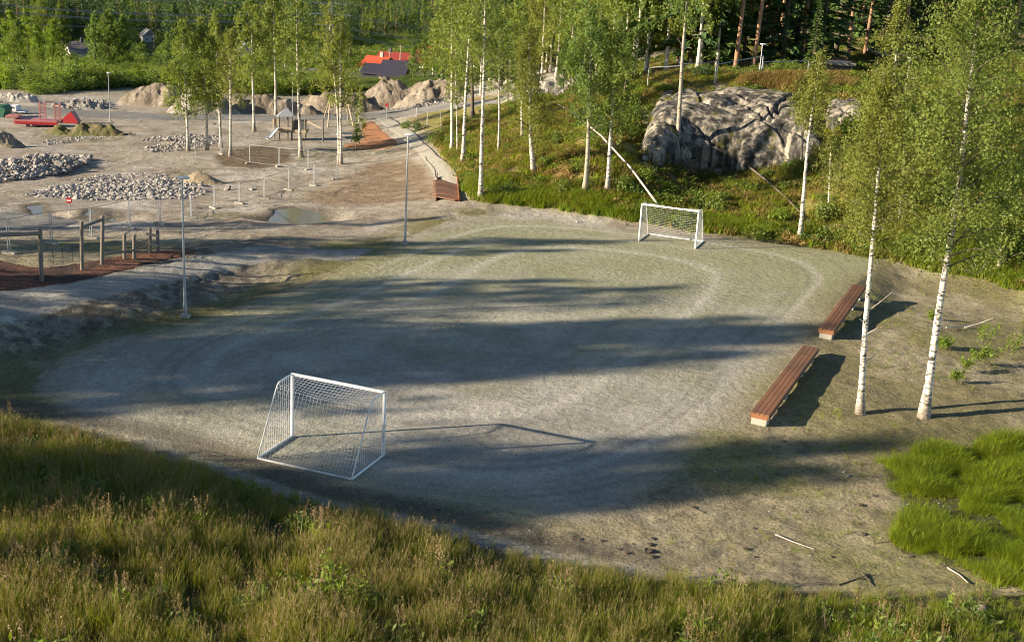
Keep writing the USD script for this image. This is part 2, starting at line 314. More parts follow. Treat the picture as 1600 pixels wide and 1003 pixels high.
# ------------------------------------------------------------------ ground colours (what the ground is made of)
def mixc(a, b, k): return a + (np.asarray(b) - a) * np.asarray(k)[..., None]
def ground_color(x, y, only=None):
    x, y = np.asarray(x, float), np.asarray(y, float)
    a, b, c, d = n2(x, y, .12, 11, 4), n2(x, y, .7, 12, 4), n2(x, y, 3.1, 13, 3), n2(x, y, .3, 14, 3)
    col = np.empty(x.shape + (3,)); col[:] = (.305, .262, .170)
    col = mixc(col, (.37, .322, .225), sstep(.42, .66, b)); col = mixc(col, (.225, .215, .08), sstep(.48, .66, d) * .75)
    col = mixc(col, (.105, .088, .06), sstep(.60, .74, c) * .5)
    col = mixc(col, (.195, .172, .088), sstep(9, 12.5, x + 2.5 * (d - .5)) * sstep(30, 34, y) * sstep(.36, .58, n2(x, y, .4, 17, 3)) * .85)
    left = sstep(-8, -13, x + .2 * (y - 50)) * sstep(52, 60, y)
    sandy = mixc(mixc(np.broadcast_to((.37, .325, .272), col.shape), (.27, .222, .175), sstep(.45, .66, b)), (.46, .425, .385), sstep(.52, .72, d))
    k = np.maximum(left, sstep(16, 8, x) * sstep(57, 61, y) * sstep(0, -1, rs(S_HEATH, x, y)))
    col = mixc(col, sandy, k)
    col = mixc(col, (.14, .135, .055), k * sstep(.60, .72, a) * sstep(.4, .6, c) * .8)
    s = rs(S_SOIL, x, y); m = mixc(np.broadcast_to((.235, .172, .118), col.shape), (.34, .27, .20), sstep(.45, .66, b)); col = mixc(col, m, sstep(-.6, .6, s + 1.2 * (b - .5)))
    s = rs(S_MOUND, x, y); col = mixc(col, (.16, .115, .075), sstep(-.6, .6, s + 1.2 * (b - .5)))
    s = rs(S_HEATH, x, y); hm = mixc(mixc(np.broadcast_to((.230, .205, .055), col.shape), (.285, .195, .075), sstep(.48, .62, d)), (.33, .28, .215), sstep(.57, .66, b) * .8)
    col = mixc(col, hm, sstep(-.5, .8, s + 1.5 * (b - .5)))
    # strip of mossy green where the bank meets the pitch on the left
    sp = rs(S_PITCH, x, y)
    col = mixc(col, (.16, .15, .05), sstep(-3.2, -.6, sp) * sstep(.1, -.3, sp) * sstep(2, -3, x) * sstep(.38, .6, b + .12) * .85)
    # the bank below the left path: bare pale earth
    s = rs(S_PATHL, x, y); earth = mixc(np.broadcast_to((.29, .255, .205), col.shape), (.145, .125, .10), sstep(.42, .58, c))
    col = mixc(col, earth, sstep(-3.2, -1.2, s) * sstep(0, -.3, s) * sstep(-9, -12, x) * .9)
    grav = mixc(mixc(np.broadcast_to((.36, .34, .305), col.shape), (.28, .262, .23), sstep(.4, .65, b)), (.43, .405, .365), sstep(.52, .7, c) * .6)
    col = mixc(col, grav, sstep(-.35, .15, s + .5 * (b - .5)))
    s = rs(S_PATHB, x, y); col = mixc(col, (.36, .335, .29), sstep(-.3, .1, s + .3 * (b - .5)))
    # pitch: fine grey gravel with a green film of algae and mown-in grass
    g = mixc(mixc(np.broadcast_to((.385, .365, .325), col.shape), (.315, .298, .262), sstep(.4, .62, b)), (.44, .415, .365), sstep(.5, .68, d))
    green = np.clip(sstep(38, 58, y) * .95 + sstep(.42, .62, a) * .45 + sstep(-3, -9, x) * sstep(34, 44, y) * .35 - .1 + (b - .5) * .9, 0, 1)
    g = mixc(g, (.285, .290, .160), green * .85)
    w = .5 * (n2(x, y, .16, 21, 2) - .5); st = rs(S_TRK, x, y) + .4
    t = np.zeros_like(x)
    for s0, wd, amp in ((.7, .09, .8), (1.05, .07, .5), (2.3, .10, .6), (2.75, .08, .8), (4.3, .12, .4), (4.85, .09, .5), (7.2, .12, .35), (7.8, .1, .4)):
        t = t + amp * np.exp(-((st + w * (1 + s0 * .3) - s0) / wd) ** 2) * sstep(.30, .52, n2(x, y, .11, int(s0 * 10), 2))
    g = mixc(g, (.20, .19, .15), np.clip(t, 0, 1) * .72)
    t2 = np.zeros_like(x)
    for s0, wd in ((1.9, .18), (3.5, .2), (5.6, .25), (9.2, .3)):
        t2 = t2 + np.exp(-((st + w * 2 - s0) / wd) ** 2) * sstep(.4, .62, n2(x, y, .09, int(s0 * 7), 2))
    g = mixc(g, (.50, .475, .42), np.clip(t2, 0, 1) * .6)
    g = g * (1 + .16 * (c - .5))[..., None]
    col = mixc(col, g, sstep(-1.0, 2.2, sp + 3.0 * (b - .5) + 2.5 * (a - .5)))
    # damp dark strip and pale track between the pitch and the meadow
    sm = rs(S_MEADOW, x, y)
    col = mixc(col, (.125, .11, .085), sstep(-2.3, -1.5, sm) * sstep(-.6, -1.1, sm) * sstep(6, 2, x) * .75)
    col = mixc(col, (.30, .29, .265), sstep(-.95, -.7, sm + .3 * (b - .5)) * sstep(.1, -.1, sm) * sstep(4.5, 2.5, x) * sstep(-12, -8, x) * .8)
    col = mixc(col, (.075, .08, .028), sstep(-.3, .3, sm)); col = mixc(col, (.09, .10, .03), sstep(-.3, .3, rs(S_PATCH, x, y) + .6 * (b - .5)))
    for o_ in PUD: col = mixc(col, (.125, .105, .08), sstep(-1.1, -.1, rs(o_, x, y) + 1.2 * (b - .5)) * .85)
    far = sstep(165, 200, y)
    col = mixc(col, (.09, .11, .03), far)
    return np.clip(col, .01, .9) * np.clip(1 + .22 * (n2(x, y, 9.0, 15, 2) - .5), .5, 1.5)[..., None]

def ground_mat(name, scale, bump, spec=.25):
    usdkit.material(stage, '/World/Looks/' + name, {
        'tint': ('attribute', {'attribute': 'tint'}), 'geo': ('geometry', {}),
        'n1': ('noise_texture', {'scale': scale, 'detail': 6.0, 'roughness': .7}), 'n2': ('noise_texture', {'scale': scale * .13, 'detail': 5.0, 'roughness': .65}),
        'r1': ('rgb_ramp', {'ramp': [(0, (.55, .55, .55)), (.38, (.82, .82, .82)), (.55, (1, 1, 1)), (.75, (1.28, 1.26, 1.22)), (1, (1.5, 1.5, 1.5))]}),
        'r2': ('rgb_ramp', {'ramp': [(0, (.8, .8, .8)), (.4, (.93, .93, .93)), (.6, (1.06, 1.06, 1.05)), (1, (1.2, 1.2, 1.2))]}),
        'vo': ('voronoi_texture', {'scale': scale * 1.3, 'randomness': 1.0}), 'vb': ('rgb_to_bw', {}), 'vr': ('rgb_ramp', {'ramp': [(0, (.62, .62, .62)), (.3, (.86, .86, .86)), (.6, (1.03, 1.03, 1.03)), (.85, (1.2, 1.19, 1.17)), (1, (1.5, 1.48, 1.45))]}), 'm0': ('mix_color', {'blend_type': 'multiply', 'fac': 1.0, 'use_clamp': False}),
        'n3': ('noise_texture', {'scale': scale * .45, 'detail': 3.0, 'roughness': .6, 'distortion': 1.2}), 'r3': ('rgb_ramp', {'ramp': [(0, (.42, .41, .40)), (.30, (.5, .49, .48)), (.36, (1, 1, 1)), (1, (1, 1, 1))]}), 'm3': ('mix_color', {'blend_type': 'multiply', 'fac': 1.0, 'use_clamp': False}),
        'm1': ('mix_color', {'blend_type': 'multiply', 'fac': 1.0, 'use_clamp': False}), 'm2': ('mix_color', {'blend_type': 'multiply', 'fac': 1.0}),
        'b': ('bump', {'strength': 1.0, 'distance': bump}), 'b2': ('bump', {'strength': 1.0, 'distance': bump * 3}),
        'p': ('principled_bsdf', {'roughness': .95, 'specular_ior_level': spec})},
        [('geo.position', 'n1.vector'), ('geo.position', 'n2.vector'), ('n1.fac', 'r1.fac'), ('n2.fac', 'r2.fac'), ('tint.color', 'm1.a'), ('r1.color', 'm1.b'), ('m1.result', 'm2.a'), ('r2.color', 'm2.b'),
         ('geo.position', 'vo.vector'), ('vo.color', 'vb.color'), ('vb.val', 'vr.fac'), ('m2.result', 'm0.a'), ('vr.color', 'm0.b'), ('geo.position', 'n3.vector'), ('n3.fac', 'r3.fac'), ('m0.result', 'm3.a'), ('r3.color', 'm3.b'), ('m3.result', 'p.base_color'), ('n2.fac', 'b2.height'), ('b2.normal', 'b.normal'), ('n1.fac', 'b.height'), ('b.normal', 'p.normal')], surface='p.BSDF')
ground_mat('earth', 12.0, .09)
ground_mat('gravel', 22.0, .03)

def sheet(name, outline, off, m, label, cat, step=.25, color=None, kind='structure', edge=.3, drop=.05, sink=True, hfun=None):
    """A sheet of ground inside an outline: a fine grid whose rim dips just under the ground around it."""
    x0, y0 = outline.min(0) - step; x1, y1 = outline.max(0) + step
    gx, gy = np.arange(x0, x1 + step, step), np.arange(y0, y1 + step, step)
    X, Y = np.meshgrid(gx, gy, indexing='ij'); ok = inside(outline, X, Y)
    d = distance_transform_edt(ok) * step
    cell = ok[:-1, :-1] | ok[1:, :-1] | ok[1:, 1:] | ok[:-1, 1:]
    nx, ny = X.shape; idx = np.arange(nx * ny).reshape(nx, ny)
    q = np.stack([idx[:-1, :-1], idx[1:, :-1], idx[1:, 1:], idx[:-1, 1:]], -1)[cell]
    used, inv = np.unique(q, return_inverse=True); q = inv.reshape(q.shape)
    x, y, dd = X.ravel()[used], Y.ravel()[used], d.ravel()[used]
    z = (H(x, y) if hfun is None else hfun(x, y)) + off - (off + .03) * (1 - sstep(0, edge, dd))
    v = np.stack([x, y, z], 1)
    c = ground_color(x, y) if color is None else color(x, y)
    p = put(name, v, q, m, None, c, smooth_normals(v, q))
    if sink: SHEETS.append((outline, drop, edge))
    return tag(p, label, cat, kind=kind)
# ------------------------------------------------------------------ ground objects
sheet('sports_pitch', PITCH_P, .0, 'gravel', 'grey-green gravel football pitch between the two white goals', 'sports pitch', .16, edge=.5)
sheet('gravel_path', PATHL_P, .0, 'gravel', 'grey gravel path passing below the bark bed on the left', 'path', .2, edge=.25)
sheet('gravel_path', PATHB_P, .02, 'gravel', 'narrow pale gravel path climbing from the rusty footbridge to the road', 'path', .2, edge=.15)
def bark_col(x, y):
    b, c = n2(x, y, 4.0, 31, 3), n2(x, y, .6, 32, 3)
    col = np.empty(x.shape + (3,)); col[:] = (.125, .062, .045)
    return mixc(mixc(col, (.215, .098, .062), sstep(.45, .62, b)), (.085, .052, .042), sstep(.45, .65, c))
sheet('bark_bed', BARK_P, .03, 'earth', 'bed of red-brown bark chips under the log climbing posts', 'bark bed', .12, bark_col, edge=.2)
def rub_col(x, y):
    col = np.empty(x.shape + (3,)); col[:] = (.40, .185, .085); return mixc(col, (.32, .16, .085), sstep(.4, .65, n2(x, y, .5, 33, 3)))
sheet('rubber_surface', RUBBER_P, .03, 'gravel', 'orange rubber play surface beside the pale path', 'play surface', .2, rub_col, edge=.12)
ROAD_P = rounded(poly([(-150,168),(0,166),(60,167),(120,172),(250,178),(400,180),(520,179),(600,174),(650,168),(720,160),(800,153),(870,146),(880,150),(810,158),(730,166),(660,176),(610,183),(520,187),(400,189),(250,187),(120,182),(50,176),(0,174),(-150,176)]), .5, .5)
def road_col(x, y):
    b = n2(x, y, .3, 34, 3); col = np.empty(x.shape + (3,)); col[:] = (.19, .186, .178); return mixc(col, (.25, .24, .225), sstep(.4, .65, b))
sheet('gravel_road', ROAD_P, .05, 'gravel', 'grey construction road running across behind the playground', 'road', .5, road_col, edge=.6, drop=.3)
DARKROAD_P = rounded(poly([(-160,330),(0,331),(40,336),(100,342),(128,346),(110,352),(60,362),(0,372),(-160,380)]), .4)
def droad_col(x, y):
    b = n2(x, y, .5, 35, 3); col = np.empty(x.shape + (3,)); col[:] = (.16, .16, .165); return mixc(col, (.215, .21, .20), sstep(.4, .65, b))
sheet('asphalt_road', DARKROAD_P, .03, 'gravel', 'dark grey track curving past the red sign on the left', 'road', .25, droad_col, edge=.25, drop=.15)

# still water lies level: each puddle is a flat sheet in a shallow hollow
usdkit.material(stage, '/World/Looks/puddle', {'n': ('noise_texture', {'scale': 3.0, 'detail': 3.0}), 'b': ('bump', {'strength': .12, 'distance': .01}), 'geo': ('geometry', {}),
    'p': ('principled_bsdf', {'base_color': (.16, .145, .11), 'roughness': .06, 'specular_ior_level': .9, 'ior': 1.33})},
    [('geo.position', 'n.vector'), ('n.fac', 'b.height'), ('b.normal', 'p.normal')], surface='p.BSDF')
def puddle(pts, label):
    global HG
    p = rounded(poly(pts), .25, .12); zs = H(p[:, 0], p[:, 1]); z = float(np.percentile(zs, 25)) - .02
    s = sdf(p); PUD.append(s); d = rs(s, _xx, _yy); k = sstep(-1.8, -.2, d); nn = n2(_xx, _yy, 1.1, 71, 3) - .5
    HG = HG * (1 - k) + k * (z + .05 - .16 * sstep(-.5, .8, d + 1.6 * nn) + .05 * nn)
    c = p.mean(0); n = len(p)
    v = np.vstack([np.c_[p + (p - c) / np.maximum(np.linalg.norm(p - c, axis=1, keepdims=True), .1) * .55, np.full(n, z - .02)], [[*c, z - .02]]])
    tag(put('puddle', v, np.stack([np.arange(n), np.r_[1:n, 0], np.full(n, n)], 1), 'puddle'), label, 'puddle', kind='structure')
puddle([(418,338),(430,331),(455,327),(490,327),(512,333),(508,339),(480,342),(440,343)], 'wide shallow puddle in the mud before the brown soil')
puddle([(130,334),(142,329),(156,329),(154,335),(143,340),(134,339)], 'pale puddle beside the pipe end behind the fence')
puddle([(170,336),(178,333),(185,336),(184,342),(175,343)], 'small round puddle next to the fence foot')
puddle([(40,323),(62,321),(74,326),(66,330),(80,334),(62,336),(50,330)], 'puddle on the yellow verge below the boulder heap')
for o_, d_, e_ in SHEETS:
    s_ = rs(sdf(o_), _xx, _yy); HG = HG - d_ * sstep(e_ * .4, e_ * 1.3 + .3, s_)

# the ground itself: one sheet out to the horizon
def terrain_mesh():
    yn = np.concatenate([[-400, -120, -40, -8, 4, 10], np.exp(np.linspace(math.log(14), math.log(26), 90))[:-1], np.exp(np.linspace(math.log(26), math.log(100), 330))[:-1], np.exp(np.linspace(math.log(100), math.log(320), 120))[:-1], np.exp(np.linspace(math.log(320), math.log(2600), 60))])
    un = np.concatenate([[-8, -3, -1.5, -.9, -.7, -.6], np.linspace(-.52, .52, 640), [.6, .7, .9, 1.5, 3, 8]])
    Yg, Ug = np.meshgrid(yn, un, indexing='ij'); Xg = Ug * (np.maximum(Yg, 9) + 6)
    z = H(Xg, Yg)
    n, m = Xg.shape; idx = np.arange(n * m).reshape(n, m)
    q = np.stack([idx[:-1, :-1], idx[:-1, 1:], idx[1:, 1:], idx[1:, :-1]], -1).reshape(-1, 4)
    v = np.stack([Xg, Yg, z], -1).reshape(-1, 3)
    return v, q
_v, _q = terrain_mesh()
tag(put('terrain', _v, _q, 'earth', None, ground_color(_v[:, 0], _v[:, 1]), smooth_normals(_v, _q)), 'bare earth, sand and heath ground around the pitch', 'ground', kind='structure')
# ------------------------------------------------------------------ simple materials
def M(name, col, rough=.6, metal=0.0, var=.12, scale=6.0, spec=.4, col2=None, bump=0.0, stretch=None, rnd=0.0):
    c2 = col2 if col2 is not None else tuple(c * (1 - var * 2) for c in col)
    nodes = {'tc': ('texture_coordinate', {}), 'mp': ('mapping', {'scale': stretch or (1, 1, 1)}), 'n': ('noise_texture', {'scale': scale, 'detail': 5.0, 'roughness': .65}),
             'r': ('rgb_ramp', {'ramp': [(.25, c2), (.62, col), (1, tuple(min(.95, c * (1 + var)) for c in col))]}), 'p': ('principled_bsdf', {'roughness': rough, 'metallic': metal, 'specular_ior_level': spec})}
    links = [('tc.object', 'mp.vector'), ('mp.vector', 'n.vector'), ('n.fac', 'r.fac'), ('r.color', 'p.base_color')]
    if rnd:                                                    # each piece a little lighter or darker, greyer or redder
        nodes['oi'] = ('object_info', {}); nodes['ra'] = ('map_range', {'to_min': 1 - rnd, 'to_max': 1 + rnd}); nodes['sc'] = ('vector_math', {'math_type': 'scale'})
        nodes['n9'] = ('noise_texture', {'scale': .9, 'detail': 3.0}); nodes['r9'] = ('rgb_ramp', {'ramp': [(.35, (.75, .8, .86)), (.6, (1.1, 1.04, 1.0))]}); nodes['m9'] = ('mix_color', {'blend_type': 'multiply', 'fac': 1.0, 'use_clamp': False})
        links = links[:3] + [('oi.random', 'ra.value'), ('r.color', 'sc.vector1'), ('ra.result', 'sc.scale'), ('tc.object', 'n9.vector'), ('n9.fac', 'r9.fac'), ('sc.vector', 'm9.a'), ('r9.color', 'm9.b'), ('m9.result', 'p.base_color')]
    if bump:
        nodes['b'] = ('bump', {'strength': 1.0, 'distance': bump}); links += [('n.fac', 'b.height'), ('b.normal', 'p.normal')]
    usdkit.material(stage, '/World/Looks/' + name, nodes, links, surface='p.BSDF')
M('white_paint', (.74, .745, .75), .4, 0, .05, 3.5, .4, (.52, .50, .46))
M('net', (.62, .63, .66), .7, 0, .04)
M('galvanised', (.40, .42, .45), .42, .55, .1, 14)
M('lamp_grey', (.62, .64, .67), .4, .1, .05)
M('brown_plank', (.215, .108, .062), .55, 0, .18, 5, .35, (.115, .056, .034), .002, (1, 12, 12), .3)
M('orange_plank', (.27, .115, .045), .6, 0, .16, 5, .35, (.17, .068, .034), .002, (1, 12, 12))
M('concrete', (.36, .335, .29), .85, 0, .14, 9, .25, (.27, .25, .215), .006)
M('log_wood', (.20, .175, .145), .85, 0, .2, 4, .2, (.115, .098, .08), .004, (9, 9, 1))
M('pale_wood', (.42, .34, .25), .8, 0, .14, 4, .2, None, .003, (9, 9, 1))
M('rope', (.06, .06, .065), .9)
M('steel', (.40, .41, .43), .3, .8, .1)
M('rust', (.25, .10, .045), .85, 0, .2, 7, .2, (.13, .05, .025), .004)
M('red_paint', (.40, .03, .035), .4, 0, .14, 5)
M('red_faded', (.44, .17, .165), .5, 0, .14, 5)
M('white_band', (.8, .8, .8), .5)
M('black', (.03, .03, .032), .7)
M('dark_grey', (.09, .092, .1), .6)
M('plastic_green', (.03, .13, .075), .5)

# ------------------------------------------------------------------ goals
def goal(label, c, yaw, sag):
    W, Hh, db, dt = 3.0, 2.0, 1.88, .83
    t = thing('football_goal', label, 'goal', c, yaw, 'the two white football goals')
    R = .04
    def corner(x, y, z): return np.array([x, y, z])
    cb = MB(); cb.box((0, 0, Hh - R), (W + 2 * R, .09, .08), None, .018); cb.build('crossbar', 'white_paint', t)
    for s in (-1, 1):
        MB().box((s * W / 2, 0, Hh / 2 - R), (.08, .09, Hh - .08), None, .018).build('goal_post', 'white_paint', t)
        MB().bar((s * W / 2, -.05, .03), (s * W / 2, -db, .03), .05, .06, bev=.012).build('ground_bar', 'white_paint', t)
        MB().tube([(s * W / 2, 0, Hh - .03), (s * W / 2, -dt * .45, Hh - .025), (s * W / 2, -dt * .88, Hh - .05), (s * W / 2, -dt, Hh - .12), (s * W / 2, -dt - (db - dt) * .12, Hh - .32), (s * W / 2, -db + .02, .06)], .021, 8).build('net_stay', 'white_paint', t)
    MB().bar((-W / 2, -db, .03), (W / 2, -db, .03), .05, .06, bev=.012).build('rear_ground_bar', 'white_paint', t)
    # the net: square mesh over roof, back and both sides, slack between its fixings
    m = MB(); step, r = .115, .0034
    prof = [(0, Hh - .05), (-dt, Hh - .08), (-db + .03, .07)]
    L1, L2 = math.dist(prof[0], prof[1]), math.dist(prof[1], prof[2])
    n_ = int((L1 + L2) / step)
    def back(u, s):                                             # u across (-1..1), s metres down from the crossbar
        a = prof[0] + (np.array(prof[1]) - prof[0]) * (s / L1) if s < L1 else prof[1] + (np.array(prof[2]) - prof[1]) * ((s - L1) / L2)
        k = (1 - u * u) * math.sin(math.pi * min(1, s / (L1 + L2))) * sag
        wob = .012 * math.sin(9 * u + 5 * s) + .01 * math.sin(4.1 * s + 3 * u)
        return np.array([u * W / 2, a[0] + k * (.55 if s > L1 else .15) + wob, a[1] - k * (.45 if s > L1 else .9) + (.05 * (1 - u * u) if s > L1 + L2 - .05 else 0)])
    us = np.linspace(-1, 1, int(W / step) + 1); ss = np.linspace(0, L1 + L2, n_ + 1)
    for u in us: m.tube([back(u, s) for s in ss], r, 3, False)
    for s in ss: m.tube([back(u, s) for u in us[::2]] , r, 3, False)
    for sd in (-1, 1):
        ys = np.arange(-step, -db, -step)
        top = lambda y: Hh - .05 if y > -dt else Hh - .08 - (Hh - .15) * (y + dt) / (-(db - dt))
        bow = lambda y, z: sd * (W / 2 - .05 * sag * math.sin(math.pi * -y / db) * math.sin(math.pi * min(1, z / 2)))
        for y in ys:
            zt = top(y); zz = np.linspace(.06, zt, 6); m.tube([(bow(y, z), y, z) for z in zz], r, 3, False)
        for z in np.arange(.06 + step, Hh - .06, step):
            ye = -dt - (Hh - .08 - z) / (Hh - .15) * (db - dt) if z < Hh - .08 else -dt
            yy = np.linspace(-.04, ye, 6); m.tube([(bow(y, z), y, z) for y in yy], r, 3, False)
    m.build('net', 'net', t)
    return t
goal('white goal standing nearest, its slack net towards the tall grass', (-4.891, 32.804, .01), -.353, .34)
goal('white goal at the far edge of the pitch before the heath slope', (7.780, 61.531, .0), -.353 + math.pi, .12)

# ------------------------------------------------------------------ benches
def bench(label, c, yaw):
    L, Wd, Hh = 8.25, .62, .40
    t = thing('long_bench', label, 'bench', c, yaw, 'the two long plank benches beside the pitch')
    w = Wd / 4
    for k in range(4):
        MB().box((L / 2, -w * (k + .5), Hh - .025), (L, w - .014, .05), None, .006).build('seat_plank', 'brown_plank', t)
    for y, m_ in ((-.02, 'brown_plank'), (-Wd + .02, 'brown_plank')):
        MB().box((L / 2, y, Hh - .115), (L - .01, .035, .125), None, .005).build('side_board', m_, t)
    for x in (.02, L - .02):
        MB().box((x, -Wd / 2, Hh - .115), (.035, Wd - .08, .125), None, .005).build('end_board', 'orange_plank', t)
    for k, x in enumerate((.22, L * .36, L * .68, L - .75)):
        MB().box((x, -Wd / 2, .07), (.34, Wd - .10, .40), None, .03).build('concrete_foot', 'concrete', t)
    return t
bench('long brown plank bench nearest, on concrete feet beside the pitch', (7.817, 36.625, 0), 1.1593)
bench('long brown plank bench further off, behind the slender birch stem', (12.248, 46.55, 0), 1.1649)

# ------------------------------------------------------------------ street lamps
def lamp(label, base, h=5.37, k=1.0, arm=0.0, name='street_lamp', head=True):
    t = thing(name, label, 'street lamp', base, arm)
    MB().tube([(0, 0, 0), (0, 0, .55 * k), (0, 0, .56 * k), (0, 0, h * .28), (0, 0, h * .285), (0, 0, h - .08)], [.075 * k, .075 * k, .06 * k, .058 * k, .045 * k, .036 * k], 12).build('pole', 'galvanised', t, True)
    MB().box((0, 0, .04), (.34 * k, .34 * k, .14), None, .02).build('foundation', 'concrete', t)
    if head:
        MB().tube([(0, 0, h - .1), (0, 0, h + .01)], [.05 * k, .05 * k], 10).build('collar', 'lamp_grey', t)
        b = MB(); s = 12
        ring = lambda rx, ry, z, ox: np.c_[ox + rx * np.cos(np.arange(s) * 2 * np.pi / s), ry * np.sin(np.arange(s) * 2 * np.pi / s), np.full(s, z)]
        v = np.vstack([ring(.20 * k, .10 * k, h - .02, .06), ring(.24 * k, .13 * k, h + .01, .06), ring(.23 * k, .12 * k, h + .05, .06), ring(.14 * k, .07 * k, h + .075, .06)])
        q = [[i * s + j, i * s + (j + 1) % s, (i + 1) * s + (j + 1) % s, (i + 1) * s + j] for i in range(3) for j in range(s)]
        b.add(v, q, [[0, j + 1, j] for j in range(1, s - 1)] + [[3 * s, 3 * s + j, 3 * s + j + 1] for j in range(1, s - 1)]); b.build('lamp_head', 'lamp_grey', t, True)
    return t
lamp('grey lamp post on the pitch edge in front of the bark bed', ground(-12.50, 44.32))
lamp('grey lamp post on the far left corner of the pitch near the footbridge', ground(-5.51, 58.46))
# ------------------------------------------------------------------ plant materials
def leafmat(name, dark, mid, light, trans=.5, var=1.0, patch=.22):
    usdkit.material(stage, '/World/Looks/' + name, {
        'geo': ('geometry', {}), 'n': ('noise_texture', {'scale': patch, 'detail': 2.0}),
        'mx': ('mix_float', {'fac': .4}), 'r': ('rgb_ramp', {'ramp': [(.12, dark), (.5, mid), (.9, light)]}),
        'd': ('principled_bsdf', {'roughness': .55, 'specular_ior_level': .3}), 't': ('translucent_bsdf', {}), 'br': ('mix_color', {'blend_type': 'multiply', 'fac': 1.0, 'b': (1.15, 1.1, .5), 'use_clamp': False}),
        'mc': ('mix_closure', {'fac': trans})},
        [('geo.position', 'n.vector'), ('geo.random_per_island', 'mx.a'), ('n.fac', 'mx.b'), ('mx.result', 'r.fac'), ('r.color', 'd.base_color'), ('r.color', 'br.a'), ('br.result', 't.color'),
         ('d.BSDF', 'mc.closure1'), ('t.BSDF', 'mc.closure2')], surface='mc.closure')
leafmat('leaf_birch', (0.154, 0.210, 0.047), (0.309, 0.358, 0.079), (0.475, 0.498, 0.132))
leafmat('leaf_aspen', (0.139, 0.216, 0.057), (0.276, 0.360, 0.094), (0.444, 0.504, 0.164))
leafmat('leaf_bush', (0.115, 0.173, 0.035), (0.230, 0.297, 0.053), (0.374, 0.413, 0.087))
leafmat('leaf_bright', (0.154, 0.230, 0.028), (0.288, 0.393, 0.046), (0.442, 0.509, 0.087))
leafmat('leaf_dark', (0.068, 0.115, 0.041), (0.125, 0.183, 0.057), (0.202, 0.250, 0.081))
leafmat('needle_spruce', (0.046, 0.091, 0.030), (0.107, 0.168, 0.046), (0.216, 0.267, 0.065), .2)
leafmat('needle_light', (0.075, 0.132, 0.036), (0.168, 0.229, 0.054), (0.304, 0.331, 0.081), .2)
leafmat('needle_pine', (0.091, 0.142, 0.046), (0.199, 0.249, 0.071), (0.342, 0.371, 0.112), .2)
leafmat('heath_leaf', (.160, .160, .030), (.310, .285, .055), (.430, .370, .095), .35, patch=.5)
leafmat('heath_brown', (.210, .150, .050), (.370, .265, .090), (.500, .360, .130), .3, patch=.5)
leafmat('grass_green', (.165, .200, .024), (.345, .360, .050), (.490, .490, .085), .5, patch=.35)
leafmat('grass_lush', (.180, .250, .014), (.345, .410, .022), (.490, .530, .042), .5, patch=.5)
leafmat('grass_straw', (.24, .20, .065), (.40, .335, .12), (.54, .45, .19), .4, patch=.3)
leafmat('grass_head', (.32, .23, .13), (.48, .36, .21), (.60, .48, .31), .35, patch=.4)
leafmat('leaf_birch_yellow', (0.165, 0.193, 0.043), (0.325, 0.352, 0.079), (0.462, 0.473, 0.132))
def barkmat(name, white, mark, base, lo=.40, hi=.47, sc=(5, 5, 16)):
    usdkit.material(stage, '/World/Looks/' + name, {
        'tc': ('texture_coordinate', {}), 'mp': ('mapping', {'scale': sc}), 'n': ('noise_texture', {'scale': 1.0, 'detail': 4.0, 'roughness': .6}), 'r': ('rgb_ramp', {'ramp': [(lo, (0, 0, 0)), (hi, (1, 1, 1))]}),
        'm': ('mix_color', {'a': mark, 'b': white}), 'sx': ('separate_xyz', {}), 'mr': ('map_range', {'from_min': .1, 'from_max': 1.3, 'clamp': True}), 'n2': ('noise_texture', {'scale': 4.0, 'detail': 4.0}), 'ml': ('math', {'math_type': 'multiply_add', 'value2': 1.4, 'value3': -.4, 'use_clamp': True}),
        'ad': ('math', {'math_type': 'add', 'use_clamp': True}), 'm2': ('mix_color', {'a': base}), 'b': ('bump', {'strength': .6, 'distance': .01}), 'p': ('principled_bsdf', {'roughness': .75, 'specular_ior_level': .25})},
        [('tc.object', 'mp.vector'), ('mp.vector', 'n.vector'), ('n.fac', 'r.fac'), ('r.color', 'm.fac'), ('tc.object', 'sx.vector'), ('sx.z', 'mr.value'), ('tc.object', 'n2.vector'), ('n2.fac', 'ml.value1'), ('mr.result', 'ad.value1'), ('ml.value', 'ad.value2'),
         ('ad.value', 'm2.fac'), ('m.result', 'm2.b'), ('m2.result', 'p.base_color'), ('n.fac', 'b.height'), ('b.normal', 'p.normal')], surface='p.BSDF')
barkmat('bark_birch', (.60, .55, .48), (.05, .045, .04), (.15, .12, .09), .42, .50)
barkmat('bark_birch_far', (.60, .54, .46), (.16, .14, .12), (.30, .25, .20), .36, .42, (3, 3, 5))
barkmat('bark_aspen', (.34, .30, .24), (.12, .10, .08), (.20, .17, .13), .36, .5, (4, 4, 9))
barkmat('bark_pine', (.33, .19, .11), (.17, .10, .065), (.17, .12, .09), .36, .5, (5, 5, 6))
barkmat('bark_spruce', (.13, .105, .085), (.06, .05, .042), (.09, .075, .06), .38, .52, (7, 7, 7))
barkmat('twig', (.13, .105, .08), (.07, .055, .045), (.1, .08, .06))
barkmat('deadwood', (.46, .42, .37), (.22, .19, .16), (.40, .36, .31), .34, .5, (7, 7, 4))
barkmat('peeled', (.60, .50, .42), (.38, .31, .25), (.55, .47, .40), .34, .5, (3, 3, 4))

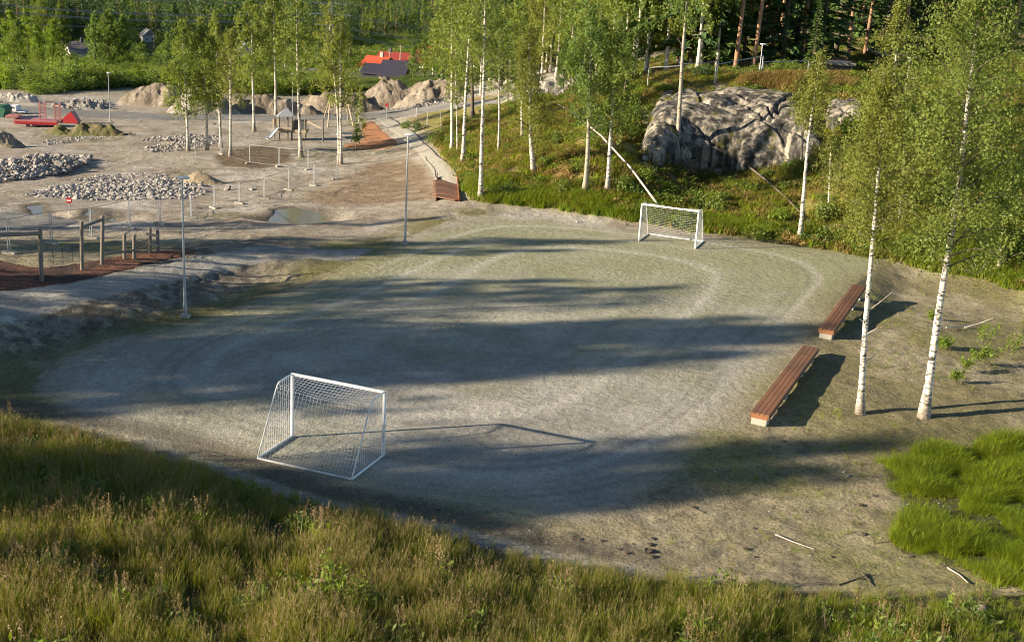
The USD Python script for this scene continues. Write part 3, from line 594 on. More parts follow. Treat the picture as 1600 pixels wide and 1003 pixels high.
# ------------------------------------------------------------------ tree builders: each gives trunk, limbs, crown in metres from the foot
def leaf_quads(P, size, rng, upbias=.35, asp=.62, outward=None):
    """One small kite per point, randomly turned."""
    n = len(P); a = rng.normal(size=(n, 3)); a[:, 2] -= .35; a /= np.linalg.norm(a, axis=1, keepdims=True)
    nr = rng.normal(size=(n, 3)); nr[:, 2] += upbias * 2
    if outward is not None: nr += outward
    b = np.cross(nr, a); b /= np.linalg.norm(b, axis=1, keepdims=True) + 1e-9
    s = (size * rng.uniform(.65, 1.3, n))[:, None]
    v = np.stack([P - a * s * .5, P + b * s * asp * .5 - a * s * .05, P + a * s * .5, P - b * s * asp * .5 - a * s * .05], 1).reshape(-1, 3)
    return v, np.arange(4 * n).reshape(n, 4)
def join(parts):
    V, Q, T, n = [], [], [], 0
    for v, q, t in parts:
        V.append(v); Q.append(q + n); T.append(t + n); n += len(v)
    return np.vstack(V), [np.vstack(Q), np.vstack(T)]
def bend_path(h, lean, curve, rng, n=12, wob=.02):
    t = np.linspace(0, 1, n); k = rng.uniform(0, 6.28)
    x = lean[0] * h * t + curve * h * np.sin(t * 3.14) * math.cos(k) + wob * h * np.cumsum(rng.normal(0, .12, n)) * t
    y = lean[1] * h * t + curve * h * np.sin(t * 3.14) * math.sin(k) + wob * h * np.cumsum(rng.normal(0, .12, n)) * t
    return np.stack([x, y, h * t], 1)
def broadleaf(seed, h, r0, cb=.35, spread=.17, nb=46, nleaf=4200, leaf=.14, lean=(0, 0), curve=.012, up=.7, droop=.5, hang=.5, top=.35, lopsided=0.0, path=None, twist=.25, clump=.34):
    """Birch-like tree: white tapered stem, rising limbs with hanging ends, leaves in loose clumps along them."""
    rng = np.random.default_rng(seed)
    tp = bend_path(h, lean, curve, rng) if path is None else np.asarray(path, float)
    zt = tp[:, 2] / tp[-1, 2]
    rad = r0 * np.clip(1 - zt, .0, 1) ** .8 + .012; rad[0] *= 1.75; rad[1] *= 1.12; rad = np.maximum(rad, .012)
    at = lambda z: np.array([np.interp(z, tp[:, 2], tp[:, k]) for k in range(3)])
    hh = tp[-1, 2]
    limbs, pts, outs = [], [], []
    side = rng.uniform(0, 6.28)
    for i in range(nb):
        f = (i + rng.uniform(0, 1)) / nb; z = hh * (cb + (1 - cb) * f ** .85 * .985)
        az = i * 2.4 + rng.normal(0, .4)
        prof = (math.sin(math.pi * min(1, (.16 + f * .9) ** .8)) ** .7 * .85 + .15) * (1 - .45 * f) if f < .97 else .2
        L = h * spread * prof * rng.uniform(.55, 1.3) * (1 + lopsided * math.cos(az - side)) + .25
        d0 = np.array([math.cos(az), math.sin(az), up + .7 * f]); d0 /= np.linalg.norm(d0)
        p = [at(z)]; n = 6; d = d0.copy()
        for k in range(n):
            d = d + np.array([rng.normal(0, twist * .4), rng.normal(0, twist * .4), -droop * (k / n) ** 1.2 * .55]); d /= np.linalg.norm(d); p.append(p[-1] + d * L / n)
        p = np.array(p)
        rb = max(.008, float(np.interp(z, tp[:, 2], rad)) * .38)
        limbs.append(tube(p, np.linspace(rb, .005, n + 1), 4, False))
        m = max(3, int(nleaf / nb * (L / (h * spread * .7)) * rng.uniform(.5, 1.4)))
        t = rng.beta(1.5, 1.2, m) * n; j = np.minimum(t.astype(int), n - 1); base = p[j] + (p[j + 1] - p[j]) * (t - j)[:, None]
        nc = max(2, m // 22); ci = rng.integers(0, nc, m); ct = rng.beta(1.5, 1.1, nc) * n; cj = np.minimum(ct.astype(int), n - 1); cc = p[cj] + (p[cj + 1] - p[cj]) * (ct - cj)[:, None] + rng.normal(0, clump * .5, (nc, 3)) * L * .35
        m1 = int(m * .4); q = base[:m1] * .35 + cc[ci[:m1]] * .65; off = rng.normal(0, clump, (m1, 3)) * (.22 + .10 * L); off[:, 2] = off[:, 2] * .8 - rng.exponential(hang * .4, m1) * (.3 + .2 * L); q = q + off
        ns = max(1, (m - m1) // 13); st = p[np.minimum((u_ := rng.beta(1.8, 1.1, ns) * n).astype(int), n - 1)]; jj = np.minimum(u_.astype(int), n - 1); st = p[jj] + (p[jj + 1] - p[jj]) * (u_ - jj)[:, None] + rng.normal(0, .10 + .05 * L, (ns, 3))
        ln = rng.uniform(.35, 1.25, ns) * (.35 + hang) * (.55 + .22 * L); so = rng.normal(0, 1, (ns, 3)) * [.5, .5, .12] + d0 * [.5, .5, 0]; f_ = rng.uniform(0, 1, (ns, 13))
        q2 = st[:, None] + so[:, None] * (ln[:, None] * .45 * f_)[..., None] - np.array([0, 0, 1.0]) * (ln[:, None] * (f_ ** 1.4 - .18 * f_))[..., None] + rng.normal(0, .035 + leaf * .35, (ns, 13, 3))
        q = np.vstack([q, q2.reshape(-1, 3)]); pts.append(q); outs.append(q - at(z))
    m = int(nleaf * .03); q = np.stack([rng.normal(0, .2, m), rng.normal(0, .2, m), hh * rng.uniform(.9, 1.01, m)], 1); q[:, :2] += np.stack([np.interp(q[:, 2], tp[:, 2], tp[:, k]) for k in (0, 1)], 1); pts.append(q); outs.append(q * 0 + [0, 0, 1])
    P = np.vstack(pts); O = np.vstack(outs); O /= np.linalg.norm(O, axis=1, keepdims=True) + 1e-9
    k = P[:, 2] > .6; P, O = P[k], O[k]
    lv, lq = leaf_quads(P, leaf, rng, outward=O * .8)
    return tube(tp, rad, 9), join(limbs), (lv, lq)
def conifer(seed, h, r0, R, cb=.06, nq=1400, size=.5, droop=.35, ragged=.25, tiers=None):
    rng = np.random.default_rng(seed); tp = bend_path(h, (0, 0), .004, rng, 8, .006)
    rad = r0 * (1 - tp[:, 2] / h) + .012; tiers = tiers or int(14 + h * .9); P, D = [], []
    per = max(1, nq // (tiers * 6)); limbs = []
    for i in range(tiers):
        f = i / (tiers - 1); z = h * (cb + (1 - cb) * f); L0 = R * (1 - f) ** .85 + .12
        if f < .12: L0 *= .75 + 2 * f
        for k in range(6):
            az = i * 1.1 + k * 1.047 + rng.normal(0, .25); L = L0 * (1 + rng.normal(0, ragged)); L = max(L, .1)
            t = np.sqrt(rng.uniform(.02, 1, per)) ; c, s = math.cos(az), math.sin(az)
            x = t * L; zz = z + .12 * x - droop * t * t * L * .8 + rng.normal(0, .08, per)
            w = rng.normal(0, .13, per) * L * (1.1 - .6 * t)
            P.append(np.stack([c * x - s * w, s * x + c * w, zz], 1)); D.append(np.stack([c + 0 * x, s + 0 * x, -droop * 1.1 * t + .1], 1))
            if nq > 900 and k % 2 == 0 and L > .5: limbs.append(tube([(0, 0, z), (c * L * .5, s * L * .5, z), (c * L * .85, s * L * .85, z - droop * L * .45)], [.03, .018, .006], 3, False))
    P, D = np.vstack(P), np.vstack(D); n = len(P)
    D /= np.linalg.norm(D, axis=1, keepdims=True); up = rng.normal(0, .45, (n, 3)) + [0, 0, 1]
    b = np.cross(up, D); b /= np.linalg.norm(b, axis=1, keepdims=True)
    s = (size * rng.uniform(.6, 1.25, n) * (.55 + .45 * np.clip(1 - P[:, 2] / h, 0, 1)))[:, None]
    v = np.stack([P - D * s * .55, P + b * s * .26, P + D * s * .6 - [0, 0, .1] * s, P - b * s * .26], 1).reshape(-1, 3)
    return tube(tp, rad, 7), (join(limbs) if limbs else None), (v, np.arange(4 * n).reshape(n, 4))
def pine(seed, h, r0, cb=.62, spread=.13, nq=1500, size=.32, lean=(0, 0)):
    rng = np.random.default_rng(seed); tp = bend_path(h, lean, .012, rng, 10, .012); rad = r0 * (1 - .8 * tp[:, 2] / h) + .01
    at = lambda z: np.array([np.interp(z, tp[:, 2], tp[:, k]) for k in range(3)])
    limbs, P = [], []; nb = 26
    for i in range(nb):
        f = (i + rng.uniform()) / nb; z = h * (cb + (1 - cb) * f); az = i * 2.4 + rng.normal(0, .3); L = h * spread * (1.05 - .75 * f) * rng.uniform(.5, 1.2) + .3
        d = np.array([math.cos(az), math.sin(az), .25 + .7 * f]); p = np.array([at(z), at(z) + d * L * .5, at(z) + d * L + [0, 0, .12 * L]])
        limbs.append(tube(p, [.05, .03, .012], 4, False))
        for _ in range(3):
            c = p[1] + (p[2] - p[1]) * rng.uniform(0, 1.1) + rng.normal(0, .25, 3) * L * .5; m = max(4, nq // (nb * 3)); P.append(c + rng.normal(0, 1, (m, 3)) * [.42, .42, .24] * (.35 + .28 * L))
    for i in range(8):                                        # dead snags on the bare stem
        z = h * rng.uniform(.2, cb); az = rng.uniform(0, 6.28); L = rng.uniform(.3, 1.1); limbs.append(tube([at(z), at(z) + np.array([math.cos(az), math.sin(az), -.15]) * L], [.022, .006], 3, False))
    P = np.vstack(P); lv, lq = leaf_quads(P, size, rng, .5, .4)
    return tube(tp, rad, 8), join(limbs), (lv, lq)
def plant_parts(parent, tr, bark, leaf, limb=None):
    (tv, tq, tt), lb, (lv, lq) = tr
    put('trunk', tv, [tq, tt], bark, parent, None, smooth_normals(tv, [tq, tt]))
    if lb is not None: tag(put('branches', lb[0], lb[1], limb or 'twig', parent), kind='stuff')
    put('crown', lv, lq, leaf, parent)
def one_tree(name, label, cat, px, py, tr, bark, leaf, limb=None, rz=0.0, group=None, loc=None):
    t = thing(name, label, cat, G(px, py) if loc is None else loc, rz, group); plant_parts(t, tr, bark, leaf, limb); return t
def lean_to(px, py, tx, ty):
    """Height and sideways lean of a stem whose foot and some higher point are seen at these picture points."""
    b = G(px, py); t = atY(tx, ty, b[1]); return b, t[2] - b[2], (t[0] - b[0]) / (t[2] - b[2])

# ------------------------------------------------------------------ the two birches by the benches and other near trees
def stem_path(px, py, pts, h, n=16):
    """A trunk line through picture points, at the depth of its foot, carried on to height h."""
    b = G(px, py); w = np.array([atY(x, y, b[1]) - b for x, y in pts]); w = np.vstack([[0, 0, 0], w])
    d = (w[-1] - w[-2]) / np.linalg.norm(w[-1] - w[-2])
    if w[-1, 2] < h: w = np.vstack([w, w[-1] + d * (h - w[-1, 2]) / d[2]])
    z = np.linspace(0, h, n); x = np.interp(z, w[:, 2], w[:, 0]); return b, np.stack([gaussian_filter(x, .8, mode='nearest') * (z > 0), .06 * np.sin(z * .5), z], 1)
b_, p_ = stem_path(1344, 646, [(1352, 520), (1362, 400), (1370, 300), (1375, 230), (1378, 130)], 11.2)
t_ = one_tree('birch_tree', 'slender white birch nearest the benches, its yellow-green crown hanging over the far bench', 'birch', 0, 0,
    broadleaf(11, 11.2, .098, .50, .165, 66, 25000, .076, path=p_, droop=.8, hang=.55, up=.55, clump=.42), 'bark_birch', 'leaf_birch_yellow', loc=b_)
# a lower limb that hangs over to the right
for i_, (z_, a_, l_) in enumerate(((1.75, .3, .62), (2.05, 2.9, .22), (2.75, -.2, .35), (3.1, 3.3, .25), (3.55, .25, .8), (3.7, .5, .5))):
    x_ = np.interp(z_, p_[:, 2], p_[:, 0]); MB().tube([(x_, 0, z_), (x_ + l_ * .5 * math.cos(a_), l_ * .4 * math.sin(a_), z_ + l_ * .38), (x_ + l_ * math.cos(a_), l_ * math.sin(a_), z_ + l_ * .8)], [.018, .013, .006], 5).build('dead_branch', 'deadwood', t_)
b_, p_ = stem_path(1443, 652, [(1452, 600), (1470, 470), (1484, 380), (1497, 290), (1503, 235), (1512, 150), (1522, 85), (1532, 0)], 14.5)
t_ = one_tree('birch_tree', 'stout leaning birch at the right edge with black-marked white trunk', 'birch', 0, 0,
    broadleaf(12, 14.5, .125, .34, .25, 84, 42000, .086, path=p_, droop=.75, hang=.6, up=.6, clump=.36), 'bark_birch', 'leaf_birch', loc=b_)
MB().tube([(.85, 0, 3.2), (1.35, .1, 3.35), (1.75, .1, 3.55)], [.03, .02, .008], 5).build('dead_branch', 'deadwood', t_)
b_, p_ = stem_path(1249, 376, [(1254, 330), (1262, 230), (1268, 180), (1274, 140)], 9.8)
one_tree('birch_tree', 'thin pale birch with sparse crown beside the pitch, in front of the rock face', 'birch', 0, 0,
    broadleaf(13, 9.8, .105, .58, .13, 36, 4200, .12, path=p_, droop=.7, hang=.5, clump=.45), 'bark_birch', 'leaf_birch_yellow', loc=b_)
# ------------------------------------------------------------------ stems that can be told apart on the slope and on the building site
def seen_tree(label, cat, px, py, pts, top, kw, bark, leaf, seed, rel_r=None, name='birch_tree', group=None, extra=1.0):
    """A tree whose foot, stem line and top (possibly above the frame) are given as picture points."""
    b = G(px, py); T = atY(*(top), b[1]); h = T[2] - b[2]
    b, p = stem_path(px, py, pts, h); d = np.linalg.norm(b - EYE)
    kw = dict(kw); r0 = kw.pop('rpx', 3.2) * .5 * d / FPX * 1.0; leaf_s = kw.pop('lpx', 3.4) * d / FPX
    return one_tree(name, label, cat, 0, 0, broadleaf(seed, h, r0, path=p, leaf=leaf_s, **kw), bark, leaf, loc=b, group=group)
BF, BY, LB, LA, LY = 'bark_birch', 'bark_birch_far', 'leaf_birch', 'leaf_aspen', 'leaf_birch_yellow'
L_ = dict(cb=.30, spread=.215, nb=40, nleaf=5400, droop=.7, hang=.7, rpx=3.8, lpx=3.4)
seen_tree('birch with low hanging crown, first white stem from the left on the site', 'birch', 294, 236, [(291, 170), (287, 80)], (284, 32), dict(L_, cb=.26, hang=1.1), BF, LB, 101)
seen_tree('tall slim birch on the site, second white stem from the left', 'birch', 324, 235, [(322, 170), (317, 85)], (313, 28), L_, BF, LB, 102)
seen_tree('birch on the site, third white stem from the left, close to a thinner one', 'birch', 345, 231, [(342, 150), (339, 85)], (337, 20), L_, BF, LB, 103)
seen_tree('thin birch on the site, fourth white stem from the left', 'birch', 360, 245, [(360, 190), (360, 120)], (361, 48), dict(L_, cb=.4, nleaf=2200), BF, LY, 104)
seen_tree('birch beside the road left of the play tower', 'birch', 397, 206, [(395, 140), (394, 75)], (390, -5), dict(L_, cb=.35), BF, LB, 105)
seen_tree('full-crowned birch beside the road just behind the play tower', 'birch', 431, 184, [(430, 120), (428, 30)], (424, -28), dict(L_, cb=.3, spread=.15), BF, LB, 106)
seen_tree('tall birch standing in front of the play tower slide', 'birch', 470, 246, [(466, 150), (464, 50)], (462, -30), dict(L_, cb=.36, spread=.15, nleaf=4600, rpx=5), BF, LB, 107)
seen_tree('twin-stemmed birch before the swing frame, left stem', 'birch', 530, 256, [(528, 180), (523, 125)], (519, 12), dict(L_, cb=.34, spread=.22, nleaf=3800), BF, LY, 108)
seen_tree('twin-stemmed birch before the swing frame, right stem', 'birch', 533, 257, [(532, 190), (532, 120)], (533, 22), dict(L_, cb=.36, spread=.2, nleaf=3300), BF, LB, 109)
seen_tree('leafy sapling left of the orange rubber surface', 'sapling', 560, 226, [(561, 190)], (562, 138), dict(cb=.1, spread=.13, nb=22, nleaf=700, rpx=2, lpx=3.2, droop=.4), BY, LB, 110, name='birch_sapling')
seen_tree('small leafy sapling on the edge of the orange rubber surface', 'sapling', 556, 232, [(556, 222)], (555, 203), dict(cb=.1, spread=.2, nb=12, nleaf=240, rpx=1.4, lpx=3.0, droop=.2), BY, LB, 111, name='birch_sapling')
S_ = dict(cb=.40, spread=.18, nb=46, nleaf=6200, droop=.65, hang=.6, rpx=4.4, lpx=3.7)
seen_tree('pale stem on the slope first to the right of the gravel path', 'birch', 706, 238, [(706, 170), (706, 120)], (707, -60), S_, BY, LB, 121)
seen_tree('thin short birch stem between two taller ones right of the gravel path', 'birch', 715, 238, [(714, 200)], (712, 90), dict(S_, rpx=2.4, nleaf=900, cb=.5), BF, LB, 122)
seen_tree('twin white birch right of the gravel path, slanting stem', 'birch', 723, 258, [(727, 160), (733, 60)], (738, -60), dict(S_, rpx=5.5), BF, LB, 123)
seen_tree('dark trunk behind the twin white birch right of the gravel path', 'tree', 738, 185, [(738, 140), (737, 90)], (736, -30), dict(S_, rpx=5.5, nleaf=2600), 'bark_spruce', LA, 124, name='aspen_tree')
seen_tree('tall white birch with its foot beside the rusty footbridge', 'birch', 751, 312, [(752, 240), (756, 120), (757, 60)], (760, -75), dict(S_, cb=.5, rpx=6, nleaf=5200), BF, LB, 125)
seen_tree('thin bare-footed birch between the footbridge birch and the dense drooping one', 'birch', 779, 237, [(780, 190), (780, 150)], (781, 30), dict(S_, rpx=3.2, nleaf=2200), BF, LB, 126)
seen_tree('short white stem just left of the dense drooping birch', 'birch', 816, 216, [(815, 165)], (812, 70), dict(S_, rpx=4, nleaf=1500), BF, LB, 127)
seen_tree('birch with dense drooping crown reaching low on the slope', 'birch', 834, 272, [(829, 220), (827, 75)], (826, 42), dict(S_, cb=.22, spread=.16, nleaf=8500, hang=1.0, droop=.95, rpx=7, lpx=3.0, clump=.3), BF, LY, 128)
seen_tree('stout grey-brown trunk with stubs, left of the leaning pole on the slope', 'tree', 914, 301, [(917, 260), (919, 230), (921, 150)], (925, 8), dict(S_, cb=.33, spread=.2, nb=52, nleaf=8500, rpx=7, droop=.35), 'bark_aspen', LA, 129, name='aspen_tree')
seen_tree('grey-white stem crossing behind the leaning pole on the slope', 'birch', 949, 300, [(953, 230), (957, 168)], (964, 40), dict(S_, cb=.38, spread=.16, nleaf=6500, rpx=6), 'bark_birch', LB, 130)
t_ = seen_tree('tall bare trunk in front of the rock face with leaves only at the top', 'tree', 1057, 257, [(1062, 170), (1067, 75), (1071, 28)], (1076, -75), dict(S_, cb=.66, spread=.13, nleaf=3600, rpx=7.5, lpx=4.2), 'bark_aspen', LA, 131, name='aspen_tree')
for z_, a_ in ((6.2, 2.8), (7.4, 3.3), (8.2, .3), (9.0, 2.6)):
    MB().tube([(.25, 0, z_), (.25 + .5 * math.cos(a_), .3 * math.sin(a_), z_ + .1), (.25 + 1.0 * math.cos(a_), .4 * math.sin(a_), z_ + .55)], [.03, .02, .008], 4).build('dead_branch', 'deadwood', t_)
seen_tree('thin reddish stem close behind the sparse pale birch by the pitch', 'birch', 1252, 262, [(1255, 190)], (1259, 120), dict(S_, rpx=3.6, nleaf=1500, cb=.55), 'bark_aspen', LY, 132)
seen_tree('thin yellowish stem between the sparse birch and the slender bench birch', 'birch', 1294, 338, [(1296, 290)], (1300, 215), dict(S_, rpx=2.6, nleaf=1200, cb=.35, spread=.2), BY, LY, 133)
seen_tree('pale birch stem on the slope behind the slender bench birch', 'birch', 1406, 348, [(1410, 285)], (1418, 150), dict(S_, rpx=5, nleaf=2600, spread=.17), BF, LA, 134)
seen_tree('thin pale stem beside it to the right, half hidden by leaves', 'birch', 1414, 336, [(1418, 270)], (1427, 120), dict(S_, rpx=3.6, nleaf=1800, spread=.15), BF, LY, 135)
seen_tree('leafy birch on the upper right slope behind the stout leaning birch', 'birch', 1500, 300, [(1506, 220)], (1520, 30), dict(S_, rpx=6, nleaf=8000, spread=.24, cb=.15, nb=60), BF, LA, 136)
seen_tree('leafy birch high on the right slope under the dark cabin', 'birch', 1392, 205, [(1396, 150)], (1402, 5), dict(S_, rpx=6, nleaf=6500, spread=.24, cb=.15, nb=56), BF, LY, 137)
seen_tree('low leafy birch at the right edge behind the dead twigs', 'birch', 1560, 425, [(1566, 370)], (1578, 255), dict(S_, rpx=5, nleaf=6500, spread=.28, cb=.05, nb=56, lpx=5), BF, LB, 138)

# leaning pole: a long peeled stem bent over the slope
a_, c_, e_ = G(1040, 336), atY(985, 262, 70.5), atY(940, 213, 72.5)
g_, k_ = atY(900, 180, 74), atY(872, 163, 75.5)
t_ = thing('leaning_pole', 'long bare bent tree stem leaning down from the slope behind the far goal', 'fallen tree', a_)
MB().tube([np.zeros(3), c_ - a_, e_ - a_, g_ - a_, k_ - a_], [.065, .058, .05, .038, .022], 8).build('stem', 'peeled', t_, True)
rng = np.random.default_rng(5)
for i in range(9):
    f = rng.uniform(.72, 1); p = e_ + (k_ - e_) * f - a_; d = rng.normal(0, .5, 3) + [-.8, .3, .1]; MB().tube([p, p + d * .7, p + d * 1.2 + [0, 0, .2]], [.02, .014, .005], 4).build('twig', 'twig', t_)
a_, c_ = G(1265, 355), G(1168, 272)
t_ = thing('fallen_trunk', 'brown fallen trunk lying down the slope behind the sparse birch', 'fallen tree', a_)
MB().tube([np.array([0, 0, .25]), (c_ - a_) * .35 + [0, 0, .5], (c_ - a_) * .7 + [0, 0, .55], c_ - a_ + [0, 0, .5]], [.05, .065, .075, .08], 7).build('trunk', 'bark_spruce', t_, True)

# ------------------------------------------------------------------ forest: a few kinds built once, every tree placed on its own
KINDS = {}
def kind(nm, tr, bark, leaf):
    KINDS[nm] = proto('kind_' + nm); plant_parts(KINDS[nm], tr, bark, leaf)
for s in range(4): kind(f'spruce_{"abcd"[s]}', conifer(200 + s, 18, .19, (2.7, 2.3, 3.0, 2.5)[s], nq=2600, size=.72), 'bark_spruce', ('needle_spruce', 'needle_light')[s % 2])
for s in range(4): kind(f'pine_{"abcd"[s]}', pine(220 + s, 19, .145, (.6, .68, .55, .64)[s], size=.36), 'bark_pine', 'needle_pine')
for s in range(4): kind(f'birch_{"abcd"[s]}', broadleaf(240 + s, 14, .13, (.16, .24, .12, .2)[s], .23, 46, 3600, .30), 'bark_birch_far', ('leaf_birch', 'leaf_aspen', 'leaf_birch_yellow', 'leaf_birch')[s])
for s in range(3): kind(f'bush_tree_{"abc"[s]}', broadleaf(260 + s, 7, .09, .06, .30, 36, 2600, .27, up=.9, droop=.2), 'bark_spruce', ('leaf_bush', 'leaf_aspen', 'leaf_bright')[s])
for s in range(2): kind(f'wide_{"ab"[s]}', broadleaf(270 + s, 15, .2, .22, .30, 60, 6500, .34, up=.8, droop=.35), 'bark_birch_far', 'leaf_birch')
def place(k, label, cat, p, sc, rz, group=None, name=None):
    nm = {'spruce': 'spruce_tree', 'pine': 'pine_tree', 'birch': 'birch_tree', 'bush': 'leafy_tree', 'wide': 'birch_tree'}[k.split('_')[0]]
    return copy_of(KINDS[k], name or nm, label, cat, p, rz, group, sc)
rng = np.random.default_rng(77)
def spot(px):
    for lim, w in ((1045, 'left of the plateau fence'), (1105, 'behind the left end of the plateau fence'), (1170, 'behind the bare trunk at the rock face'), (1230, 'behind the plateau lamp'), (1290, 'behind the young pine'), (1345, 'behind the dark cabin'), (1430, 'behind the slender bench birch'), (1520, 'behind the stout leaning birch'), (9999, 'at the right edge')):
        if px < lim: return w
NTH = ['first', 'second', 'third', 'fourth', 'fifth', 'sixth', 'seventh', 'eighth', 'ninth', 'tenth', 'eleventh', 'twelfth', 'thirteenth', 'fourteenth', 'fifteenth']
# dark wood on the high ground behind the rock and the cabin
GRP = 'tall conifers of the wood behind the rock plateau'
n_ = 0
for px, py in [(1148, 114), (1176, 112), (1160, 104), (1205, 100), (1222, 104), (1252, 100), (1190, 96), (1240, 96), (1135, 104), (1120, 106), (1280, 98), (1305, 86), (1325, 92), (1350, 90), (1380, 88), (1410, 92), (1440, 88), (1470, 90), (1500, 86), (1540, 84), (1580, 86), (1100, 104), (1078, 108), (1060, 106), (1040, 108)]:
    p = G(px, py); sp = rng.uniform() < .72
    if px in (1148, 1176): k = 'pine_' + 'ab'[n_ % 2]; lab = 'tall orange-stemmed pine at the rock plateau, ' + ('left' if px == 1148 else 'right') + ' of the two'; place(k, lab, 'pine', p, rng.uniform(1.15, 1.3), rng.uniform(0, 6.28))
    else: place(('spruce_' if sp else 'pine_') + 'abcd'[n_ % 4], 'tall dark ' + ('spruce' if sp else 'pine') + ' in the wood ' + spot(px), 'spruce' if sp else 'pine', p, rng.uniform(1.0, 1.45), rng.uniform(0, 6.28), 'tall conifers ' + spot(px))
    n_ += 1
for _ in range(90):
    px = rng.uniform(1010, 1640); Y = rng.uniform(128, 235); w = atY(px, 60, Y); p = ground(w[0], Y); sp = rng.uniform() < .8
    place(('spruce_' if sp else 'pine_') + 'abcd'[rng.integers(4)], 'tall dark ' + ('spruce' if sp else 'pine') + ' in the wood ' + spot(px), 'spruce' if sp else 'pine', p, rng.uniform(.95, 1.4), rng.uniform(0, 6.28), 'tall conifers ' + spot(px))
for i, (px, py, s) in enumerate([(1090, 112, 1.0), (1094, 108, 1.05), (1062, 112, .9), (1040, 116, 1.0), (1008, 118, .9), (1120, 108, .85)]):
    place('birch_' + 'abcd'[i % 4], 'white-stemmed birch among the dark conifers above the rock, ' + NTH[sorted([1090, 1094, 1062, 1040, 1008, 1120]).index(px)] + ' from the left', 'birch', G(px, py), s, i * 1.7)
# broadleaved belt between the road and the rock
GB = 'birches and aspens of the leafy belt behind the heath slope'
for i, (px, py, s) in enumerate([(690, 132, 1.0), (712, 134, 1.1), (735, 128, 1.15), (765, 130, 1.1), (792, 130, 1.1), (820, 128, 1.05), (846, 130, .95), (868, 126, .9), (890, 132, .85), (910, 130, .9), (930, 134, .95), (952, 130, .9), (972, 126, .85), (990, 122, .9), (1010, 116, .8), (700, 118, 1.2), (740, 116, 1.2), (780, 114, 1.2), (820, 114, 1.15), (860, 114, 1.1), (900, 116, 1.0), (940, 116, 1.0), (880, 140, .55), (905, 142, .6), (935, 142, .6), (960, 140, .6), (925, 150, .45), (975, 150, .5)]):
    if s < .7: place('bush_tree_' + 'abc'[i % 3], 'bushy young aspen at the top of the heath slope, ' + NTH[max(0, i - 22)] + ' from the left', 'tree', G(px, py), s * 1.3, i * 2.1, 'bushy young aspens at the top of the heath slope')
    else: place('birch_' + 'abcd'[i % 4], ('leafy birch in the front row behind the heath slope, ' + NTH[i] + ' from the left') if i < 15 else 'leafy birch in the second row behind the heath slope', 'birch', G(px, py), s, i * 1.3, None if i < 15 else 'birches of the second row behind the heath slope')
for _ in range(60):
    px = rng.uniform(680, 1030); Y = rng.uniform(150, 260); w = atY(px, 60, Y); p = ground(w[0], Y); k = rng.uniform()
    if k < .45: place('spruce_' + 'abcd'[rng.integers(4)], 'dark spruce rising behind the leafy belt', 'spruce', p, rng.uniform(.9, 1.3), rng.uniform(0, 6.28), 'spruces rising behind the leafy belt')
    elif k < .65: place('pine_' + 'abcd'[rng.integers(4)], 'pine with bare stem rising behind the leafy belt', 'pine', p, rng.uniform(1, 1.3), rng.uniform(0, 6.28), 'pines rising behind the leafy belt')
    else: place('birch_' + 'abcd'[rng.integers(4)], 'leafy birch deep in the belt of trees behind the heath slope', 'birch', p, rng.uniform(.9, 1.2), rng.uniform(0, 6.28), 'birches deep in the belt behind the heath slope')
place('spruce_b', 'young light green pine on the plateau right of the lamp', 'pine', G(1268, 118), .34, .5, name='young_pine')
# valley floor: bushes and trees round the houses
GV = 'leafy trees standing about the houses in the valley'
for i, (px, py, k, s) in enumerate([(20, 100, 'bush_tree_c', 1.6), (45, 98, 'bush_tree_c', 1.7), (58, 92, 'wide_a', .95), (72, 94, 'wide_b', 1.0), (158, 102, 'wide_b', .55), (190, 102, 'wide_a', .6), (305, 108, 'wide_a', .5), (340, 108, 'wide_b', .5), (425, 108, 'wide_a', .55), (465, 110, 'wide_b', .5), (515, 114, 'wide_a', .5), (100, 96, 'bush_tree_a', 1.8), (30, 106, 'bush_tree_a', 1.3), (85, 104, 'bush_tree_c', 1.3), (176, 104, 'bush_tree_a', 1.5), (75, 88, 'birch_b', 1.0), (95, 84, 'birch_c', 1.0), (60, 108, 'bush_tree_c', 1.2), (150, 108, 'bush_tree_b', 1.5), (170, 106, 'bush_tree_a', 1.6), (195, 104, 'bush_tree_b', 1.5), (262, 108, 'bush_tree_b', 1.0), (285, 104, 'birch_d', .6), (330, 104, 'birch_c', .6), (355, 106, 'birch_b', .6), (445, 106, 'birch_a', .6), (495, 106, 'birch_b', .6), (545, 108, 'birch_a', .6), (645, 126, 'bush_tree_b', .8), (662, 122, 'bush_tree_a', 1.0), (676, 120, 'birch_a', .7), (690, 112, 'spruce_a', .75), (700, 104, 'spruce_b', .8), (665, 98, 'spruce_c', .6), (652, 108, 'spruce_c', .62)]):
    kd = k.split('_')[0]; place(k, {'bush': 'rounded leafy tree among the houses in the valley', 'birch': 'yellow-green birch among the houses in the valley', 'spruce': 'small spruce right of the red roofs', 'wide': 'broad bright green tree among the houses in the valley'}[kd], {'bush': 'tree', 'wide': 'tree', 'birch': 'birch', 'spruce': 'spruce'}[kd], G(px, py), s, i * 1.9, {'bush': GV, 'wide': 'broad bright trees about the houses in the valley', 'birch': 'yellow-green birches about the houses in the valley', 'spruce': 'small spruces right of the red roofs'}[kd])
for i, (px, py) in enumerate([(12, 78), (30, 80), (22, 72), (2, 76), (40, 74)]):
    place('pine_' + 'abcd'[i % 4], 'pine in the dark clump at the far left edge', 'pine', G(px, py), 1.0 + .06 * i, i * 2.0, 'pines in the dark clump at the far left edge')
